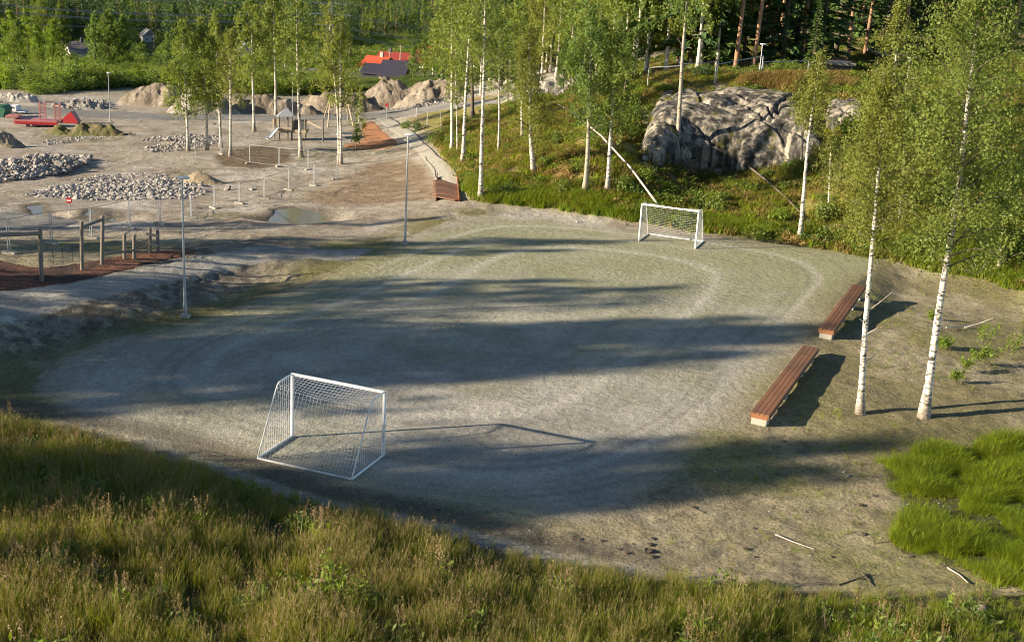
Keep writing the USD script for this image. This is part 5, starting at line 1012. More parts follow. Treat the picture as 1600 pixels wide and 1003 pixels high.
heap('small smooth cone of sand behind the near lamp post', 272, 352, 289, 269, 304, (.34, .27, .19), (.30, .235, .165), seed=7, lump=.05, name='sand_heap', cat='sand heap', sharp=.8)
heap('low heap of spoil along the left edge of the road', -40, 55, 160, 146, 20, (.38, .36, .33), (.26, .24, .22), seed=8, lump=.4, depth=.4)
heap('bank of rubble left of the far lamp post', 70, 172, 171, 154, 115, (.34, .32, .29), (.24, .22, .2), seed=9, lump=.5, depth=.4)
heap('pale gravel bank above the heath slope', 772, 890, 150, 131, 840, (.44, .41, .38), (.34, .31, .28), seed=10, lump=.3, depth=.35)
heap('grassy spoil hump behind the red trailer', 60, 210, 213, 196, 130, (.12, .125, .045), (.17, .14, .08), seed=11, lump=.45, depth=.25)
heap('little dirt mound at the left edge below the trailer', -50, 32, 232, 208, 0, (.27, .23, .18), seed=12, lump=.3)
rng = np.random.default_rng(31)
def pile(label, outline, n, s0, s1, rise=0.0, name='stone_pile', cat='stones', clump=.35):
    p = poly(outline); x0, y0 = p.min(0); x1, y1 = p.max(0); xy = np.stack([rng.uniform(x0, x1, n * 6), rng.uniform(y0, y1, n * 6)], 1)
    xy = xy[inside(p, xy[:, 0], xy[:, 1])]; xy = xy[n2(xy[:, 0], xy[:, 1], .25, 61, 3) > clump][:n]
    c = p.mean(0); ext = (p.max(0) - p.min(0)) / 2; r = np.clip(1 - np.linalg.norm((xy - c) / ext, axis=1), 0, 1)
    s = s0 * .7 + (s1 * 1.15 - s0) * rng.beta(.8, 4.6, len(xy)); z = H(xy[:, 0], xy[:, 1]) + s * .05 + rise * r * rng.uniform(.4, 1, len(xy))
    return instancer(name, PILE, np.c_[xy, z], rng.integers(0, 5, len(xy)), rng.uniform(0, 6.28, len(xy)), s[:, None] * rng.uniform(.7, 1.2, (len(xy), 3)), label, cat, tilt=rng.normal(0, .6, len(xy)))
pile('heap of grey boulders at the left edge of the building site', [(-80, 290), (-60, 262), (20, 258), (80, 247), (138, 246), (142, 256), (110, 270), (60, 280), (0, 286)], 1700, .12, .55, 1.1, clump=.2)
pile('broad strip of pale broken stones across the building site', [(40, 305), (90, 290), (200, 281), (290, 282), (345, 291), (400, 287), (400, 298), (330, 308), (230, 312), (130, 312)], 3600, .07, .38, .1, clump=.40)
pile('thin scatter of pale stones behind the strip', [(110, 282), (170, 272), (260, 272), (270, 284), (180, 284)], 700, .07, .25)
pile('rows of stones in front of the left birches', [(205, 228), (230, 216), (300, 212), (340, 212), (345, 224), (300, 234), (230, 238)], 900, .08, .42, .3, clump=.42)
pile('line of stones along the edge of the grassy hump', [(60, 222), (130, 214), (210, 208), (215, 212), (140, 219), (70, 228)], 350, .07, .3)
pile('stone rubble on the left roadside', [(-60, 160), (0, 150), (50, 147), (58, 155), (0, 164)], 500, .1, .42, .8)
pile('stone rubble between the road and the scrub', [(75, 170), (110, 156), (160, 158), (178, 168), (120, 172)], 600, .1, .45, .9, clump=.42)
pile('rubble of pale stones on the stony heap', [(285, 180), (310, 160), (340, 160), (352, 178), (320, 183)], 700, .1, .42, 2.0)
pile('bank of whitish stones right of the big earth heaps', [(590, 174), (640, 158), (700, 148), (745, 150), (710, 164), (650, 172)], 2400, .07, .34, .5, clump=.15)
pile('pale scree above the heath slope', [(770, 154), (820, 138), (872, 134), (890, 140), (868, 152), (810, 158)], 1300, .07, .32, .4, clump=.15)
pile('scattered stones on the sandy ground', [(0, 262), (200, 240), (420, 205), (470, 215), (300, 270), (100, 275)], 420, .04, .16, clump=.3)
PEB = [[('pebble', *stone(70 + i, 1, .6), 'blast_stone')] for i in range(3)]
px_ = np.stack([rng.uniform(-14, 24, 9000), rng.uniform(21, 66, 9000)], 1); sp_ = rs(S_PITCH, px_[:, 0], px_[:, 1]); k = (sp_ < 2.5) & (sp_ > -9) & (rs(S_MEADOW, px_[:, 0], px_[:, 1]) < 0) & (rs(S_HEATH, px_[:, 0], px_[:, 1]) < 0) & (rng.uniform(size=len(px_)) < np.where(sp_ > 0, .25, 1) * sstep(.36, .6, n2(px_[:, 0], px_[:, 1], .4, 64, 3))); px_ = px_[k][:2600]
instancer('pebbles', PEB, np.c_[px_, H(px_[:, 0], px_[:, 1]) + .004], rng.integers(0, 3, len(px_)), rng.uniform(0, 6.28, len(px_)), .012 + .05 * rng.beta(.8, 5, len(px_)), 'loose pebbles on the dirt round the pitch', 'pebbles')
GBF = 'larger blocks along the front of the pale stone strip'
for i, (px, py, w) in enumerate([(90, 302, 9), (101, 303, 7), (135, 309, 11), (146, 309, 10), (152, 312, 9), (163, 311, 8), (176, 312, 12), (187, 313, 13), (198, 311, 10), (208, 308, 12), (215, 306, 10), (220, 309, 7), (120, 305, 8), (110, 300, 7), (240, 303, 7), (290, 304, 8), (270, 300, 7)]): boulder(px, py, w, 'larger broken block along the front of the pale stone strip', GBF, 2 + i % 3, .9, .2)
GBH = 'larger grey boulders in the heap at the left edge'
for i, (px, py, w) in enumerate([(32, 268, 10), (48, 264, 9), (60, 266, 10), (73, 265, 13), (88, 261, 9), (100, 258, 9), (115, 254, 9), (130, 250, 11), (20, 272, 9), (8, 270, 9), (80, 255, 8)]): boulder(px, py, w, 'larger grey boulder in the heap at the left edge', GBH, 2 + i % 3, .95, -.1)

# ------------------------------------------------------------------ play equipment of logs
def logpost(px, yb, yt, r=.07, dY=0.0, parent=None, o=None, name='log_post', m='log_wood', xt=None):
    b = G(px, yb) + [0, dY, 0]; b[2] = H(b[0], b[1]); t = atY(xt if xt is not None else px, yt, b[1]); o = b if o is None else o
    mb = MB(); mb.tube([b - o - [0, 0, .1], (b + t) / 2 - o, t - o - [0, 0, .02], t - o], [r, r * .97, r * .95, r * .7], 10); mb.build(name, m, parent, True); return b, t
o_ = G(65, 442); t_ = thing('log_gate', 'grey log gate with a level beam at the left edge of the bark bed', 'play equipment', o_)
b1, p1 = logpost(65, 442, 355, .085, parent=t_, o=o_, xt=62.5); b0 = G(-28, 446); logpost(-28, 446, 357, .085, parent=t_, o=o_, xt=-31)
q1 = atY(62, 365, o_[1]); q0 = atY(-30, 368, b0[1]); MB().tube([q0 - o_, q1 - o_], .08, 10).build('log_beam', 'log_wood', t_, True)
o_ = G(128, 425); t_ = thing('log_goalpost_bar', 'pair of tall log posts with a slanting bar in the middle of the bark bed', 'play equipment', o_)
b1, p1 = logpost(128, 425, 346, .075, parent=t_, o=o_, xt=127.5); b2, p2 = logpost(159, 416, 337, .08, parent=t_, o=o_, xt=160.5)
MB().tube([atY(128, 355, b1[1]) - o_, atY(160, 343, b2[1]) - o_], .065, 10).build('log_beam', 'log_wood', t_, True)
o_ = G(82, 410); t_ = thing('rope_walk', 'dark rope walk with hanging steps between the log gate and the tall posts', 'play equipment', o_)
e0, e1 = atY(64, 392, G(65, 442)[1]), atY(127, 384, b1[1]); m_ = MB()
for dz in (0, .0): pass
pts = [e0 + (e1 - e0) * f - [0, 0, .12 * math.sin(f * 3.14)] - o_ for f in np.linspace(0, 1, 9)]; m_.tube(pts, .012, 5); m_.build('cable', 'rope', t_)
for f in (.28, .52, .76):
    p = e0 + (e1 - e0) * f - o_; MB().tube([p, p - [0, 0, .62]], .012, 5).build('hanger', 'rope', t_)
pts = [e0 + (e1 - e0) * f - [0, 0, .66 + .10 * math.sin(f * 3.14)] - o_ for f in np.linspace(.2, .85, 7)]; MB().tube(pts, .016, 5).build('lower_rope', 'rope', t_)
o_ = G(194, 407); t_ = thing('net_climber', 'group of short log posts joined by a black climbing net and low beams', 'play equipment', o_)
C_, c1 = logpost(194.5, 407, 366, .075, parent=t_, o=o_); D_, d1 = logpost(209.5, 407, 367, .075, parent=t_, o=o_); E_, e1 = logpost(234.5, 396, 356, .075, parent=t_, o=o_); F_, f1 = logpost(247.5, 396, 359, .075, parent=t_, o=o_, xt=246)
MB().tube([atY(163, 397, b2[1] + .2) - o_, atY(213, 391, D_[1]) - o_], .055, 9).build('balance_beam', 'log_wood', t_, True)
for ya, yb in ((365, 369), (381, 384)): MB().tube([atY(228, ya, E_[1] - .1) - o_, atY(247, yb, F_[1] - .1) - o_], .06, 9).build('cross_log', 'pale_wood', t_, True)
m_ = MB(); A0, A1, B0, B1 = (atY(*q) for q in ((208, 375, D_[1]), (208, 386, D_[1]), (234, 371, E_[1]), (234, 383, E_[1])))
for f in np.linspace(0, 1, 9): sg = np.array([0, 0, .12 * math.sin(f * 3.14)]); m_.tube([A0 + (B0 - A0) * f - sg - o_, A1 + (B1 - A1) * f - sg * 1.3 - o_], .012, 4, False)
for g in np.linspace(0, 1, 5): m_.tube([A0 + (A1 - A0) * g + (B0 + (B1 - B0) * g - A0 - (A1 - A0) * g) * f - [0, 0, .13 * math.sin(f * 3.14)] - o_ for f in np.linspace(0, 1, 9)], .012, 4, False)
m_.build('climbing_net', 'rope', t_)

# play tower
o_ = G(447, 219); Y0 = o_[1]; A = lambda px, py, dY=0: atY(px, py, Y0 + dY) - o_
t_ = thing('play_tower', 'log play tower with grey peaked roof and a light slide on the sand', 'play tower', o_)
S = Y0 / FPX
for px, yt, dY in ((436, 183, 0), (456, 182, -.1), (449.5, 181, 1.4), (429, 184, 1.4), (477, 186, 0), (477.5, 188, 1.4)):
    b = np.array([*(A(px, 219, dY)[:2]), 0.]); tp = A(px, yt, dY); MB().tube([[b[0], b[1], -.15], tp], .085, 9).build('log_post', 'log_wood', t_, True)
def quadbox(name, m, x0, x1, y0, y1, d0, d1, bev=.01):
    a, b = A(x0, y1, d0), A(x1, y0, d0); MB().box(((a[0] + b[0]) / 2, (d0 + d1) / 2, (a[2] + b[2]) / 2), (abs(b[0] - a[0]), d1 - d0, abs(b[2] - a[2])), None, bev).build(name, m, t_)
quadbox('platform', 'pale_wood', 428, 478, 204, 206.5, -.1, 1.5); quadbox('side_panel', 'brown_plank', 460, 476, 188, 203, 1.38, 1.44); quadbox('guard_board', 'pale_wood', 426, 436, 187, 203, 1.38, 1.44); quadbox('front_panel', 'dark_grey', 456, 478, 190, 203, .03, .09); quadbox('step_board', 'pale_wood', 441, 456, 200, 203, -.2, .05)
c_ = (A(434, 182, -.25), A(459, 182, -.25), A(457, 181, 1.7), A(431, 181, 1.7)); ap = A(446, 169, .7); ap2 = A(449, 169, .7)
MB().add([*c_, ap, ap2, *(c - [0, 0, .06] for c in c_)], [[0, 1, 5, 4], [2, 3, 4, 5], [6, 9, 8, 7], [0, 6, 7, 1], [1, 7, 8, 2], [2, 8, 9, 3], [3, 9, 6, 0]], [[1, 2, 5], [3, 0, 4]]).build('roof', 'galvanised', t_)
sl = [A(436, 199.5, -.1), A(432, 203, -.5), A(425, 212, -1.0), A(421, 216.5, -1.3), A(417, 217.8, -1.6)]
sw = np.array([.2, -.32, 0]); m_ = MB()
for a, b in zip(sl[:-1], sl[1:]):
    for u, w in ((-1, 1),): m_.plate(a - sw, b - sw, b + sw, a + sw); m_.plate(a - sw, a - sw + [0, 0, .16], b - sw + [0, 0, .16], b - sw); m_.plate(a + sw, b + sw, b + sw + [0, 0, .16], a + sw + [0, 0, .16])
m_.build('slide', 'lamp_grey', t_)
MB().tube([A(475, 187, .2), A(503, 201.5, -.6)], .075, 9).build('log_beam', 'pale_wood', t_, True); e_ = A(505, 230, -.7); MB().tube([[A(505, 227, -.7)[0], -.7, -.1], A(504.5, 186, -.7)], .085, 9).build('log_post', 'log_wood', t_, True)
MB().tube([A(476, 195, .2), A(504, 205, -.6)], .02, 5).build('rope', 'rope', t_)
# log swing
o_ = G(512.5, 199); Y0 = o_[1]; A = lambda px, py, Y: atY(px, py, Y) - o_; g_ = lambda px, py: G(px, py) - o_
t_ = thing('log_swing', 'swing of slanting pale logs behind the twin-stemmed birch', 'swing', o_)
Ya, Yb = G(506, 187)[1], G(552, 196)[1]; ym = (Y0 + Ya) / 2; al, ar = A(516.5, 151, ym), A(541.5, 152, ym)
for p, a in ((g_(506, 187), al), (g_(512.5, 199), al), (g_(544, 189), ar), (g_(552, 196.5), ar)): MB().tube([p - (a - p) * .03, a + (a - p) * .06], .09, 9).build('log_leg', 'pale_wood', t_, True)
MB().tube([al - (ar - al) * .08, ar + (ar - al) * .08], .09, 9).build('top_beam', 'log_wood', t_, True)
sc_c = (al + ar) / 2; sc_c = np.array([sc_c[0], sc_c[1], .55]); MB().tube([sc_c - [0, 0, .04], sc_c + [0, 0, .04]], [.5, .55], 18).build('nest_seat', 'black', t_)
for dx, dy in ((-.45, 0), (.45, 0)): MB().tube([sc_c + [dx, dy, 0], (al + ar) / 2 + [dx * .8, 0, 0]], .015, 4).build('chain', 'steel', t_)
p = G(540, 210); t_ = thing('round_trampoline', 'round grey ground disc on the sand in front of the log swing', 'play equipment', p)
MB().tube([(0, 0, -.02), (0, 0, .10)], [1.05, 1.0], 24).build('rim', 'galvanised', t_); MB().tube([(0, 0, .09), (0, 0, .115)], [.82, .8], 24).build('mat', 'dark_grey', t_)

# footbridge and path edging
a0, a1, b0, b1 = G(681, 314.5), G(717, 315.5), G(683, 279), G(714, 277)
t_ = thing('footbridge', 'small rusty footbridge where the pale path meets the pitch', 'footbridge', a0)
for k in range(9):
    f = (k + .5) / 9 * .55; l, r = a0 + (b0 - a0) * f - a0, a1 + (b1 - a1) * f - a0; w = np.linalg.norm(b0 - a0) * .55 / 9; z0 = max(l[2], r[2], (H(*(l + a0)[:2]) - a0[2])) + .07
    MB().bar((l[0], l[1], z0), (r[0], r[1], z0), w - .025, .05, bev=.006).build('deck_plank', 'brown_plank', t_)
for p, q in ((a0, b0), (a1, b1)):
    d = (q - p) / np.linalg.norm(q - p); s = np.array([-d[1], d[0], 0]) * .02; z0, z1 = p - a0, q - a0; zz = lambda u: H(*(u + a0)[:2]) - a0[2]
    n_ = 6; bt = [p + (q - p) * f - a0 for f in np.linspace(0, 1, n_)]; v, qd = [], []
    for u in bt: h0 = zz(u); v += [u * [1, 1, 0] + s + [0, 0, h0 - .3], u * [1, 1, 0] + s + [0, 0, h0 + .24], u * [1, 1, 0] - s + [0, 0, h0 + .24], u * [1, 1, 0] - s + [0, 0, h0 - .3]]
    for k in range(n_ - 1): o4 = 4 * k; qd += [[o4 + j, o4 + (j + 1) % 4, o4 + 4 + (j + 1) % 4, o4 + 4 + j] for j in range(4)]
    qd += [[0, 3, 2, 1], [4 * n_ - 4, 4 * n_ - 3, 4 * n_ - 2, 4 * n_ - 1]]
    MB().add(v, qd).build('side_plate', 'rust', t_)
    for f in (.0, .33, .66, 1): u = p + (q - p) * f - a0; MB().box((u[0], u[1], zz(u) + .1), (.06, .06, .6), None, .008).build('side_post', 'rust', t_)
def edging(label, pts):
    w = np.array([G(*p) for p in pts]); w = np.stack([np.interp(np.linspace(0, len(w) - 1, 40), np.arange(len(w)), w[:, k]) for k in range(3)], 1); rr = np.random.default_rng(len(pts)); w[:, :2] += rr.normal(0, .03, (40, 2)); w[:, 2] = H(w[:, 0], w[:, 1])
    tag(put('path_edging', *(lambda r: (r[0], [r[1], r[2]]))(tube(w + [0, 0, .03], .03 + .02 * rr.uniform(size=40), 5)), 'black'), label, 'edging')
edging('dark edging strip along the right side of the pale path', [(716, 277), (712, 268), (700, 255), (690, 248), (672, 232), (655, 215), (640, 203), (622, 192), (604, 183)])
edging('dark edging strip along the left side of the pale path', [(682, 279), (678, 262), (664, 246)])
# ------------------------------------------------------------------ temporary fences
M('fence_grey', (.22, .225, .235), .5, .4, .08)
def fence_panel(label, a, b, h=None, group=None, foot=True, k=1.0):
    """Wire fence panel between two ground points; feet of concrete under its ends."""
    t = thing('fence_panel', label, 'fence panel', a, 0, group); d = b - a; h = 1.5 if h is None else h
    up = np.array([0, 0, h]); lo = np.array([0, 0, .12]); e = d / np.linalg.norm(d); a0, b0 = e * .06, d - e * .06
    for p in (a0, b0): MB().tube([p + [0, 0, .02], p + up], .02 * k, 6).build('fence_post', 'galvanised', t)
    MB().tube([a0 + up, b0 + up], .014 * k, 6).build('top_rail', 'fence_grey' if k == 1 else 'galvanised', t); MB().tube([a0 + lo, b0 + lo], .012, 6).build('bottom_rail', 'fence_grey', t)
    m = MB(); L = np.linalg.norm(d); n = int(L / .17)
    for i in range(1, n): p = a0 + (b0 - a0) * i / n; m.tube([p + lo, p + up], .0018, 3, False)
    for z in np.linspace(.12, h, 7)[1:-1]: m.tube([a0 + [0, 0, z], b0 + [0, 0, z]], .0018, 3, False)
    m.build('wire_mesh', 'fence_grey', t)
    if foot:
        q = np.array([-e[1], e[0], 0]); MB().box((0, 0, .06), (.24, .66, .13), np.stack([e, q, [0, 0, 1]], 1), .02).build('concrete_foot', 'concrete', t)
    return t
def fence_row(rows, where, group, hpx=None):
    nth = ['first', 'second', 'third', 'fourth', 'fifth', 'sixth', 'seventh', 'eighth', 'ninth', 'tenth', 'eleventh', 'twelfth']
    P = [(G(x, y), (y - yt) * np.linalg.norm(G(x, y) - EYE) / FPX) for x, y, yt in rows]
    for i in range(len(P) - 1):
        fence_panel(nth[i] + ' ' + where, P[i][0], P[i + 1][0], .5 * (P[i][1] + P[i + 1][1]), group, k=1.9 if 'plateau' in where else 1.0)
fence_row([(-48, 404, 350), (15, 397, 346), (81, 382, 333), (143, 374, 328), (203, 358, 313), (250, 351, 312), (299, 342, 306), (334, 326, 293), (374, 319, 284), (413, 312, 283), (451, 298, 262), (490, 291, 257), (526, 283, 250)], 'wire panel from the left of the fence running from bark bed to brown soil', 'panels of the fence from the bark bed to the brown soil')
fence_row([(526, 281, 240), (482, 266, 236), (436, 261, 231), (390, 256, 228), (346, 242, 218), (304, 244, 210)], 'wire panel from the right of the back fence past the dark mound', 'panels of the fence past the dark mound')
fence_row([(1010, 140, 108), (1062, 138, 104), (1117, 134, 97), (1190, 120, 95), (1262, 118, 100), (1330, 118, 101)], 'tall wire panel from the left on top of the rock plateau', 'panels of the fence on the rock plateau')
fence_row([(608, 180, 164), (650, 186, 169), (667, 198, 176), (688, 200, 174)], 'wire panel from the left beside the top of the pale path', 'panels beside the pale path at the top of the heath')

# lamps further off
def far_lamp(label, px, yb, yt, k=1.0): p = G(px, yb); return lamp(label, p, (yb - yt) * np.linalg.norm(p - EYE) / FPX, k)
far_lamp('thin lamp post left of the pointed earth heap', 172, 190, 120); far_lamp('lamp post behind the play tower roof', 457, 182, 119); far_lamp('lamp post with pale top on the rock plateau', 1186, 119, 73, 1.1); far_lamp('lamp post half hidden by birch leaves on the upper right slope', 1414, 150, 96, 1.0)

# signs
def disc_sign(label, px, yb, yc, rpx, post='galvanised', bar=True):
    p = G(px, yb); d = np.linalg.norm(p - EYE); r = rpx * d / FPX; h = (yb - yc) * d / FPX; t = thing('round_sign', label, 'sign', p, 0)
    MB().tube([(0, .03, 0), (0, .03, h + r * .6)], .035, 8).build('sign_post', post, t)
    MB().tube([(0, -.02, h), (0, .0, h)], r, 20).build('sign_disc', 'red_paint', t)
    if bar: MB().box((0, -.03, h), (r * 1.35, .012, r * .34)).build('white_bar', 'white_band', t)
disc_sign('round red no-entry sign with white bar on the dark track at left', 109, 336, 314.5, 4.6); disc_sign('red sign at the road end of the pale path', 604, 187, 165, 2.6, bar=False)

# trailer, truck, buckets on the left
o_ = G(52, 199); Y0 = o_[1]; d_ = np.linalg.norm(o_ - EYE); u_ = d_ / FPX
t_ = thing('red_trailer', 'faded red low-loader trailer with two raised ramps on the building site', 'trailer', o_, .12)
X = lambda px: (px - 52) * u_; Z = lambda py: (199 - py) * u_
MB().box((X(55), .9, Z(191)), (62 * u_, 2.0, 3.2 * u_), None, .04).build('deck', 'red_faded', t_); MB().box((X(22), .9, Z(186)), (18 * u_, 1.4, 3 * u_), None, .04).build('gooseneck', 'red_faded', t_)
for y in (-.1, 1.9): MB().box((X(57), y, Z(193.2)), (60 * u_, .10, 4 * u_), None, .02).build('side_rail', 'red_paint', t_)
for px in (42, 50): 
    for y in (.0, 1.8): MB().tube([(X(px + 3), y - .1, 2.8 * u_), (X(px + 3), y + .12, 2.8 * u_)], 2.9 * u_, 14).build('wheel', 'black', t_)
for px in (64, 85):
    y = .5 if px == 64 else .4; rx = X(px); m_ = MB()
    for s in (-1, 1): m_.bar((rx + s * 4 * u_, y, Z(191)), (rx + s * 4 * u_, y + .25, Z(163)), .10, .16)
    for k in range(8): z = Z(190 - k * 3.3); m_.bar((rx - 4 * u_, y + .03 * k, z), (rx + 4 * u_, y + .03 * k, z), .14, .09)
    m_.build('ramp', 'red_faded', t_); MB().box((rx, y + .26, Z(164)), (9 * u_, .07, 4.5 * u_), None, .01).build('ramp_plate', 'galvanised', t_)
p = G(20, 178); t_ = thing('white_truck', 'small white lorry with grey load bed behind the red trailer', 'lorry', p, .05); s_ = np.linalg.norm(p - EYE) / FPX
MB().box((0, .8, 7 * s_), (11 * s_, 1.5, 8 * s_), None, .08).build('cab', 'white_band', t_); MB().box((-1 * s_, .04, 8.6 * s_), (6 * s_, .03, 2.4 * s_)).build('windscreen', 'dark_grey', t_); MB().box((9 * s_, .8, 2.6 * s_), (16 * s_, 1.4, 2 * s_), None, .04).build('load_bed', 'lamp_grey', t_); MB().box((-9 * s_, .7, 3 * s_), (8 * s_, 1.3, 3.5 * s_), None, .05).build('toolbox', 'concrete', t_)
for x in (-4, 4, 13): MB().tube([(x * s_, .0, 1.3 * s_), (x * s_, .2, 1.3 * s_)], 1.5 * s_, 12).build('wheel', 'black', t_)
p = G(109, 193); s_ = np.linalg.norm(p - EYE) / FPX; t_ = thing('digger_bucket', 'bright red digger bucket lying right of the trailer', 'bucket', p)
pr = np.array([(-13, 1), (-12, 4), (-4, 12), (2, 17), (6, 12), (9, 6), (12, 2), (9, 0)]) * s_; n_ = len(pr); m_ = MB()
for y in (0, 1.1): MB().add(np.c_[pr[:, 0], np.full(n_, y), pr[:, 1]], None, [[0, k, k + 1] if y == 0 else [0, k + 1, k] for k in range(1, n_ - 1)]).build('side_plate', 'red_paint', t_)
for k in range(n_ - 1): a, b = pr[k], pr[k + 1]; m_.plate((a[0], 0, a[1]), (a[0], 1.1, a[1]), (b[0], 1.1, b[1]), (b[0], 0, b[1]))
m_.build('shell', 'red_faded', t_)
for k in range(4): MB().bar((-13 * s_, .12 + .28 * k, .8 * s_), (-15.5 * s_, .12 + .28 * k, .3 * s_), .08, .04).build('tooth', 'dark_grey', t_)
p = G(-2, 184); s_ = np.linalg.norm(p - EYE) / FPX; t_ = thing('green_skip', 'dark green skip cut off by the left edge', 'skip', p)
MB().add(np.array([(-14, 0, 0), (6, 0, 0), (10, 0, 12), (5, 0, 16), (-18, 0, 16), (-14, 26, 0), (6, 26, 0), (10, 26, 12), (5, 26, 16), (-18, 26, 16)]) * s_, [[0, 1, 6, 5], [1, 2, 7, 6], [2, 3, 8, 7], [4, 0, 5, 9]], [[0, 2, 1], [0, 3, 2], [0, 4, 3], [5, 6, 7], [5, 7, 8], [5, 8, 9]]).build('body', 'plastic_green', t_); MB().bar((-18 * s_, 0, 16 * s_), (5 * s_, 0, 16 * s_), .1, .1).build('rim', 'plastic_green', t_)

# ------------------------------------------------------------------ houses
M('wall_white', (.74, .73, .70), .8, 0, .05); M('wall_pink', (.52, .36, .28), .8, 0, .06); M('wall_dark', (.055, .055, .065), .8, 0, .1)
def tiles(name, c1, c2):
    usdkit.material(stage, '/World/Looks/' + name, {'tc': ('texture_coordinate', {}), 'w': ('wave_texture', {'bands_direction': 'x', 'scale': 1.1, 'distortion': .4, 'detail': 1.0}), 'n': ('noise_texture', {'scale': 2.5, 'detail': 5.0}), 'm': ('mix_color', {'a': c1, 'b': c2}), 'p': ('principled_bsdf', {'roughness': .55})}, [('tc.object', 'w.vector'), ('tc.object', 'n.vector'), ('n.fac', 'm.fac'), ('m.result', 'p.base_color')], surface='p.BSDF')
tiles('roof_red', (.42, .055, .02), (.55, .10, .04)); tiles('roof_dark_red', (.25, .03, .025), (.34, .06, .045)); tiles('roof_navy', (.028, .026, .04), (.055, .05, .075)); tiles('roof_grey', (.14, .125, .115), (.21, .19, .175))
M('glass_dark', (.035, .045, .055), .12, 0, .05, 3, .6)
def house(label, px, yb, wpx, hpx, rpx, deep, yaw, wall, roof, wins=(), chimney=None, over=.35, ridge='x', name='house', trim='white_band', cat='house'):
    """wpx, hpx, rpx: width, eaves height and roof rise as seen, in picture points; deep in metres."""
    p = G(px, yb); s = np.linalg.norm(p - EYE) / FPX; W, hh, rr = wpx * s, hpx * s, rpx * s; t = thing(name, label, cat, p, yaw)
    MB().box((0, deep / 2, hh / 2 - .5), (W, deep, hh + 1.0)).build('wall', wall, t)
    if ridge == 'flat':
        MB().box((0, deep / 2, hh + .1), (W + over * 2, deep + over * 2, .22), None, .02).build('roof', roof, t)
    else:
        th = .18; m = MB(); g = MB()
        if ridge == 'x':
            x0, x1, y0, y1, ym = -W / 2 - over, W / 2 + over, -over, deep + over, deep / 2; zl = hh - over * rr / (deep / 2)
            for a, b, sgn in ((y0, ym, 1), (y1, ym, -1)):
                q = np.array([(x0, a, zl), (x1, a, zl), (x1, b, hh + rr), (x0, b, hh + rr)]); m.add(np.vstack([q, q + [0, 0, th]]), [[0, 3, 2, 1], [4, 5, 6, 7], [0, 1, 5, 4], [1, 2, 6, 5], [2, 3, 7, 6], [3, 0, 4, 7]])
            for x in (-W / 2 + .01, W / 2 - .01): g.add([(x, 0, hh), (x, deep, hh), (x, ym, hh + rr - .02)], None, [[0, 1, 2], [0, 2, 1]])
        else:
            x0, x1, y0, y1 = -W / 2 - over, W / 2 + over, -over, deep + over; zl = hh - over * rr / (W / 2)
            for a, b in ((x0, 0), (x1, 0)):
                q = np.array([(a, y0, zl), (a, y1, zl), (b, y1, hh + rr), (b, y0, hh + rr)]); m.add(np.vstack([q, q + [0, 0, th]]), [[0, 3, 2, 1], [4, 5, 6, 7], [0, 1, 5, 4], [1, 2, 6, 5], [2, 3, 7, 6], [3, 0, 4, 7]])
            for y in (.01, deep - .01): g.add([(-W / 2, y, hh), (W / 2, y, hh), (0, y, hh + rr - .02)], None, [[0, 1, 2], [0, 2, 1]])
            for sx in (-1, 1): MB().bar((sx * (W / 2 + over), -over - .02, zl + .08), (0, -over - .02, hh + rr + .08), .05, .28).build('barge_board', trim, t)
        rf = m.build('roof', roof, t)
        for gg in g.v: MB().add(gg, None, [[0, 1, 2], [0, 2, 1]]).build('gable', wall, t)
        if chimney is not None: MB().box((chimney * W, deep / 2, hh + rr + .35), (.7, .7, 1.5), None, .04).build('chimney', 'wall_pink' if roof == 'roof_red' else 'dark_grey', rf)
    for fx, fz, fw, fh in wins:
        w = MB().box((fx * W, -.03, fz * hh), (fw * W, .08, fh * hh), None, .01).build('window', trim, t); MB().box((fx * W, -.08, fz * hh), (fw * W - .16, .03, fh * hh - .16)).build('pane', 'glass_dark', w)
    return t
house('white house with hipped grey-brown roof among trees at upper left', 132, 95, 36, 11, 13, 9, .5, 'wall_white', 'roof_grey', [(-.3, .55, .12, .4), (.05, .55, .12, .4)], .05)
house('white gabled house with grey roof high among the trees, beside a pole', 234, 66, 19, 8, 9, 8, .45, 'wall_white', 'roof_grey', [(-.2, .5, .15, .35), (.2, .5, .15, .35)], ridge='y')
house('white gable end peeping between birches, left of the tall birches', 384, 92, 17, 11, 10, 8, .35, 'wall_white', 'roof_grey', [(0, .5, .2, .35)], ridge='y')
house('house with bright orange-red roof and white gable', 578, 112, 36, 7, 13, 8, -.35, 'wall_white', 'roof_red', [(-.25, .5, .15, .4), (.15, .5, .15, .4)], .15)
house('white-gabled wing in front of the orange-red roof', 589, 108, 12, 7, 7, 5, -.3, 'wall_white', 'roof_red', [(0, .5, .25, .4)], ridge='y')
house('long house with darker red roof behind the orange-red one', 610, 104, 48, 6, 12, 10, -.15, 'wall_white', 'roof_dark_red', [(-.3, .5, .08, .4), (0, .5, .08, .4)], -.2)
house('red-roofed barn rightmost of the red roofs, half behind spruces', 650, 106, 36, 8, 20, 11, -.55, 'wall_white', 'roof_dark_red', [(-.2, .5, .1, .3)], ridge='x')
house('house with shiny navy roof in front of the red roofs', 611, 125, 38, 6, 19, 8, -.12, 'wall_pink', 'roof_navy', [(-.3, .5, .12, .45), (.25, .5, .3, .6)], None)
house('low navy-roofed wing left of the shiny navy roof', 578, 122, 26, 7, 11, 7, -.1, 'wall_dark', 'roof_navy', [], None)
house('small pinkish shed half hidden by birches left of the swing', 483, 122, 24, 6, 5, 5, .1, 'wall_pink', 'roof_grey', [(.2, .5, .15, .5)], None, name='shed', cat='shed')
